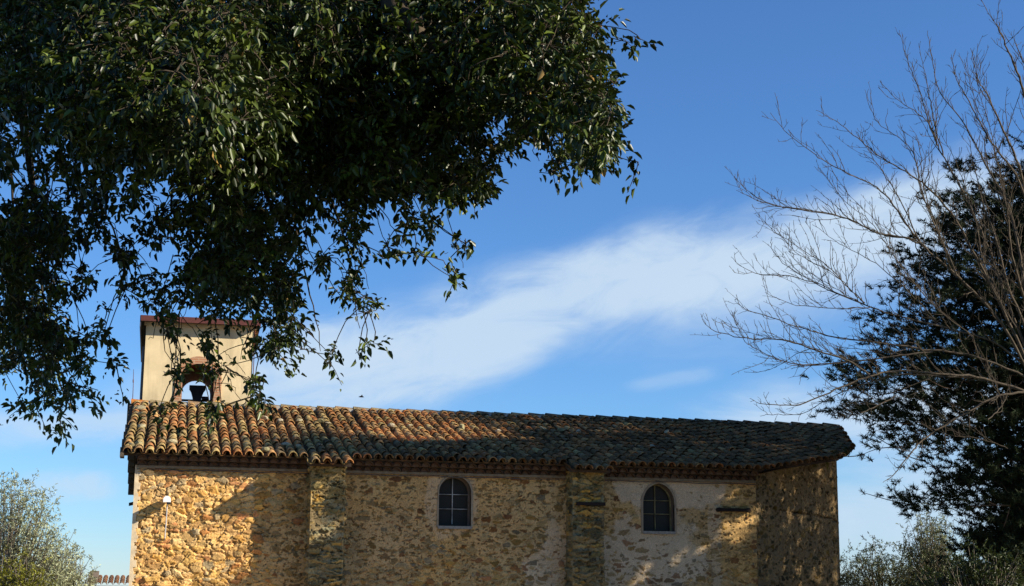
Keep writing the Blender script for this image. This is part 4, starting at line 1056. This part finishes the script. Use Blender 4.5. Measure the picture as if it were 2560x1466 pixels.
# --- conifers
GA, GB = at(1580, 1451, 0), at(1864, 1308, 0)
def sun_gap(T):
    """leaves out tufts along a band cut in line with the sun, to throw a sun streak on the wall"""
    k = -T[:, 1]; X = T[:, 0]-1.9*k; Z = T[:, 2]-1.05*k
    zl = GA[2]+(GB[2]-GA[2])*(X-GA[0])/(GB[0]-GA[0])
    wob = .16*np.sin(X*3.1)+.10*np.sin(X*7.3)
    return ~((np.abs(Z-zl-wob*.4) < .22+wob*.5) & (X > GA[0]-.4) & (X < GB[0]+.5))
def pine(name, label, cells_, u0, v0, dfun, seed, tuft, ncell, base_uv, depth, group=None, colr=(.028, .042, .018), needles=26, nl=(.10, .17), cell=80, top=None, wid=.006):
    g = np.random.default_rng(seed)
    root = empty(name, atd(base_uv[0], base_uv[1], depth)*np.array([1, 1, 0]), label, 'tree', group)
    us, vs, ds = [], [], []
    for r, row in enumerate(cells_):
        for c, ch in enumerate(row):
            k = int(ch)
            if not k: continue
            n = int(ncell*(k/9)**1.7+g.random())
            ncl = max(1, n//5); cu = (c+g.random(ncl))*cell; cv = (r+g.random(ncl))*cell; pk = g.integers(0, ncl, n)
            us.append(u0+cu[pk]+g.normal(0, 26, n)); vs.append(v0+cv[pk]+g.normal(0, 9, n)+0*cu[pk])
            cd_ = g.uniform(-1.5, 1.5, ncl)*(.4+.07*k); ds.append(depth+cd_[pk]+g.normal(0, .15, n))
    us, vs, ds = map(np.concatenate, (us, vs, ds)); T = atd(us, vs, ds); T = T[sun_gap(T)]; n = len(T)
    ax = atd(base_uv[0], base_uv[1], depth)
    out = T-np.array([ax[0], ax[1], 0]); out[:, 2] = 0; out = nrm(nrm(out)+np.array([0, 0, .35])+g.normal(0, .35, (n, 3)))
    ti = np.repeat(np.arange(n), needles); m_ = len(ti)
    along = g.uniform(-.5, .5, m_)
    pos = T[ti]+out[ti]*(along*tuft)[:, None]
    rd = rand_dirs(g, m_); d = nrm(out[ti]*.75+rd)
    ln = g.uniform(nl[0], nl[1], m_)
    wv = nrm(np.cross(d, rand_dirs(g, m_)))*wid
    v = np.empty((m_, 3, 3), np.float32); v[:, 0] = pos-wv; v[:, 1] = pos+wv; v[:, 2] = pos+d*ln[:, None]
    lc = np.array(colr)*g.uniform(.6, 1.5, n)[ti][:, None]*g.uniform(.8, 1.25, m_)[:, None]
    mesh_np('crown', v.reshape(-1, 3), None, np.arange(m_*3).reshape(-1, 3), M_needle, root, np.repeat(lc, 3, 0))
    tz = float(np.percentile(T[:, 2], 99)) if top is None else top
    base = np.array([ax[0], ax[1], -.1]); lines = []
    S = T[g.choice(n, min(n, 2600), replace=False)]; rad_ = np.hypot(S[:, 0]-base[0], S[:, 1]-base[1])
    up_ = link_up(S, -rad_-.25*S[:, 2], .10, 1.3)
    for i in range(len(S)):
        if up_[i] < 0: continue
        p, q = S[i], S[up_[i]]; r_ = .020 if rad_[i] < 3 else .013
        lines.append((smooth_line([q, (p+q)/2+g.normal(0, .03, 3)+np.array([0, 0, -.03]), p], 5), r_, .006))
    tube_batch('boughs', lines, M_pinebark, root, 4)
    m = MB(); m.tube([base, base+np.array([.05, 0, tz*.5]), base+np.array([0, 0.05, tz])], [.17, .12, .02], 9); m.build('trunk', M_pinebark, root, True)
    return root
Z7 = "0000000"
PINE = [Z7+"0001245553", Z7+"0013666666", Z7+"0256777777", Z7+"2467777777", Z7+"3577788888", Z7+"4677788888", "00000025677788888", "00000135777788888",
        "00014678889999888", "00058999999999888", "00369999999999888", "00589999999999888", "02699999999999888", "04799999999999888", "57899999999999888", "57789999999999888",
        "15678999999999888", "01249999999999888", "01567999999999888", "00006999999999888", "00007999999999888"]
pine('pine_tree', 'tall dark pine with feathery needle tufts behind the bare branches', PINE, 2080, -240, None, 31, .15, 150, (2900, 1483), 30.8, needles=36, wid=.0085, nl=(.06, .14), colr=(.017, .025, .010))
CON = ["00000003466666", "00000058888888", "00000079999999", "00000089999999", "00000089999999", "00014689999999", "00127899999999", "00089999999999", "00489999999999", "02999999999999"]
pine('cypress_tree', 'dense near-black conifer filling the lower right corner', CON, 2200, 730, None, 37, .2, 165, (2950, 1483), 31.5, colr=(.014, .022, .008), needles=26, nl=(.09, .15), wid=.009)

# more pines of the same row, standing right of the chapel where the sun comes from
def pine_row(x, y, h, rad, z0, seed):
    g = np.random.default_rng(seed); n = int(430*rad*(h-z0)/9)
    root = empty('pine_tree', (x, y, 0), 'tall dark pine of the row beyond the right edge that shades the chapel', 'tree', 'pines shading the chapel from the right')
    z = z0+(h-z0)*g.random(n)**.85; f = (z-z0)/(h-z0); R_ = rad*np.minimum(1, .55+1.2*f)*np.sqrt(np.clip(1-f**3, .03, 1))
    th = g.uniform(0, 2*math.pi, n); r = R_*np.sqrt(g.uniform(.05, 1, n))*(.75+.4*vnoise(th*2+seed, z*.8, seed))
    T = np.stack([x+r*np.cos(th), y+r*np.sin(th), z], 1); ok = sun_gap(T); T, th, r = T[ok], th[ok], r[ok]; n = len(T)
    out = nrm(np.stack([np.cos(th), np.sin(th), np.full(n, .35)], 1)+g.normal(0, .4, (n, 3)))
    nn = 16; ti = np.repeat(np.arange(n), nn); m_ = len(ti)
    pos = T[ti]+out[ti]*g.uniform(-.22, .22, m_)[:, None]; d = nrm(out[ti]*.6+rand_dirs(g, m_)); ln = g.uniform(.2, .38, m_)
    wv = nrm(np.cross(d, rand_dirs(g, m_)))*.028
    v = np.empty((m_, 3, 3), np.float32); v[:, 0] = pos-wv; v[:, 1] = pos+wv; v[:, 2] = pos+d*ln[:, None]
    lc = np.array((.026, .038, .014))*g.uniform(.6, 1.5, n)[ti][:, None]
    mesh_np('crown', v.reshape(-1, 3), None, np.arange(m_*3).reshape(-1, 3), M_needle, root, np.repeat(lc, 3, 0))
    lines = [(smooth_line([np.array([x, y, max(1.5, T[i, 2]-.35*r[i]-.1)]), T[i]*.5+np.array([x, y, T[i, 2]-.2])*.5, T[i]], 6), .03, .006) for i in g.choice(n, 90, replace=False)]
    tube_batch('boughs', lines, M_pinebark, root, 4)
    m = MB(); m.tube([(x, y, -.1), (x+.08, y, h*.5), (x, y+.05, h-.3)], [.24, .17, .03], 9); m.build('trunk', M_pinebark, root, True)
for k, a in enumerate(((19.6, -2.6, 11.5, 2.5, 1.6), (20.6, -5.2, 12.5, 2.6, 1.8), (22.4, -7.3, 14.0, 2.4, 2.2), (29.5, -4.5, 19.0, 4.2, 5.5), (36.0, -5.5, 20.0, 4.0, 7.0))):
    pine_row(*a, 300+k)

# broadleaf masses: olives and shrubs
def broad(name, label, cells_, u0, v0, depth, seed, ncell, base_uv, leafl, wr, colr, mat, bark, thick=1.0, cell=40, cat='tree', group=None, updir=.5, var=.35):
    g = np.random.default_rng(seed)
    root = empty(name, atd(base_uv[0], base_uv[1], depth)*np.array([1, 1, 0]), label, cat, group)
    us, vs, ds = [], [], []
    for r, row in enumerate(cells_):
        for c, ch in enumerate(row):
            k = int(ch)
            if not k: continue
            n = int(ncell*(k/9)**1.6+g.random()); us.append(u0+(c+g.random(n))*cell+g.normal(0, 7, n)); vs.append(v0+(r+g.random(n))*cell+g.normal(0, 7, n))
            ds.append(depth+g.uniform(-1, 1, n)*thick*(.25+.085*k))
    us, vs, ds = map(np.concatenate, (us, vs, ds)); T = atd(us, vs, ds); n = len(T); LN_ = 12
    out = nrm(rand_dirs(g, n)+np.array([0, -.2, updir]))
    ti = np.repeat(np.arange(n), LN_); m_ = len(ti); s_ = np.tile((np.arange(LN_)+.5)/LN_, n)
    sl_ = leafl*3.6
    pos = T[ti]+out[ti]*((s_-.4)*sl_)[:, None]+g.normal(0, .008, (m_, 3))
    ld = nrm(out[ti]*.8+rand_dirs(g, m_)); lup_ = nrm(np.array([0, 0, 1.])+rand_dirs(g, m_)*.9)
    lc = np.array(colr)*g.uniform(1-var, 1+var, n)[ti][:, None]*g.uniform(.75, 1.3, m_)[:, None]
    leaf_mesh('crown', pos, ld, lup_, leafl*g.uniform(.7, 1.3, m_), np.full(m_, wr), lc, mat, root)
    base = atd(base_uv[0], base_uv[1], depth)*np.array([1, 1, 0]); lines = []
    zmid = max(.5, float(np.percentile(T[:, 2], 12))-.3)
    fork = base+np.array([0, 0, zmid*.7])
    for i in g.choice(n, min(n, 260), replace=False):
        p = T[i]; mid = fork*.45+p*.55+np.array([0, 0, -.05])+g.normal(0, .06, 3)
        if g.random() < .6: lines.append((smooth_line([mid, mid*.4+p*.6+g.normal(0, .04, 3), p], 6), .011, .003))
        else: lines.append((smooth_line([fork, mid, p], 7), .03, .003))
    tube_batch('branches', lines, bark, root, 4)
    m = MB(); m.tube([base-np.array([0, 0, .1]), base*.5+fork*.5+np.array([.04, 0, 0]), fork], [.17, .13, .08], 9); m.build('trunk', bark, root, True)
    return root
OL = ["67000000000", "7985000000", "8997200000", "8999630000", "8999750000", "9999962000", "9999973000", "9999984100"]
OL = ["5520000", "7863000", "8983000", "8986100", "7887400", "6788500", "7878630", "8888740"]
broad('olive_tree', 'silvery olive tree at the left edge of the photo', OL, -10, 1195, 29.5, 51, 46, (10, 1483), .062, .26, (.22, .235, .13), M_olive, M_olivebark, .9)
broad('olive_tree', 'lower silvery olive tree just left of the small tiled house', ["0310", "1552", "3774", "5985"], 72, 1335, 31.0, 53, 75, (170, 1483), .062, .26, (.22, .235, .13), M_olive, M_olivebark, .8)
broad('golden_shrub', 'yellow green shrub in front of the left olive tree', ["0231", "3785", "8997", "9999"], -40, 1385, 27.5, 57, 60, (30, 1520), .05, .42, (.15, .15, .012), M_shrub, M_olivebark, .5, cat='shrub')
broad('olive_tree', 'grey green olive bush right of the chapel corner', ["0010000", "0242310", "3676543", "7888877", "8999999"], 2085, 1320, 46.0, 61, 100, (2210, 1483), .085, .26, (.075, .09, .04), M_olive, M_olivebark, 1.0)
broad('olive_tree', 'tall narrow olive tree half hidden by the dark conifer', ["0210", "2750", "4882", "6994", "7996"], 2255, 1255, 44.0, 67, 80, (2340, 1483), .08, .25, (.15, .165, .085), M_olive, M_olivebark, .8)
broad('green_shrub', 'low bright green shrub under the dark conifer at lower right', ["00012210", "02345554", "25677777", "47888888"], 2240, 1350, 27.0, 71, 40, (2450, 1500), .065, .42, (.032, .045, .009), M_shrub, M_olivebark, .6, cat='shrub')

# small plants rooted in the eave joint
for k, (u, v) in enumerate(((2035, 1166), (2067, 1163))):
    g = np.random.default_rng(90+k); p = at(u, v, 1.75 if k == 0 else 2.05)
    n = 16; d = nrm(rand_dirs(g, n)+np.array([0, -.8, .3]))
    o = leaf_mesh('wall_plant', np.tile(p, (n, 1))+g.normal(0, .02, (n, 3)), d, np.tile([0, 0, 1.], (n, 1)), g.uniform(.06, .10, n), np.full(n, .55), np.tile([.25, .24, .07], (n, 1)), M_shrub)
    tag(o, ['left of two small pale plants growing under the apse eave', 'right small pale plant growing under the apse eave near the wall corner'][k], 'plant')

# bird
bp_ = at(903, 993, 60)
m = MB(); m.tube([bp_+np.array([-.16, 0, 0]), bp_+np.array([-.05, 0, .02]), bp_+np.array([.08, 0, .02]), bp_+np.array([.17, 0, .0])], [.01, .05, .05, .012], 8)
m.add([bp_+np.array([-.02, 0, .03]), bp_+np.array([.08, 0, .03]), bp_+np.array([.04, -.3, .10]), bp_+np.array([-.03, -.32, .09])], [(0, 1, 2, 3)])
m.add([bp_+np.array([-.02, 0, .03]), bp_+np.array([.08, 0, .03]), bp_+np.array([.04, .3, .10]), bp_+np.array([-.03, .32, .09])], [(0, 1, 2, 3)])
tag(m.build('bird', M_camblack), 'tiny dark bird flying in the sky above the roof ridge', 'bird')
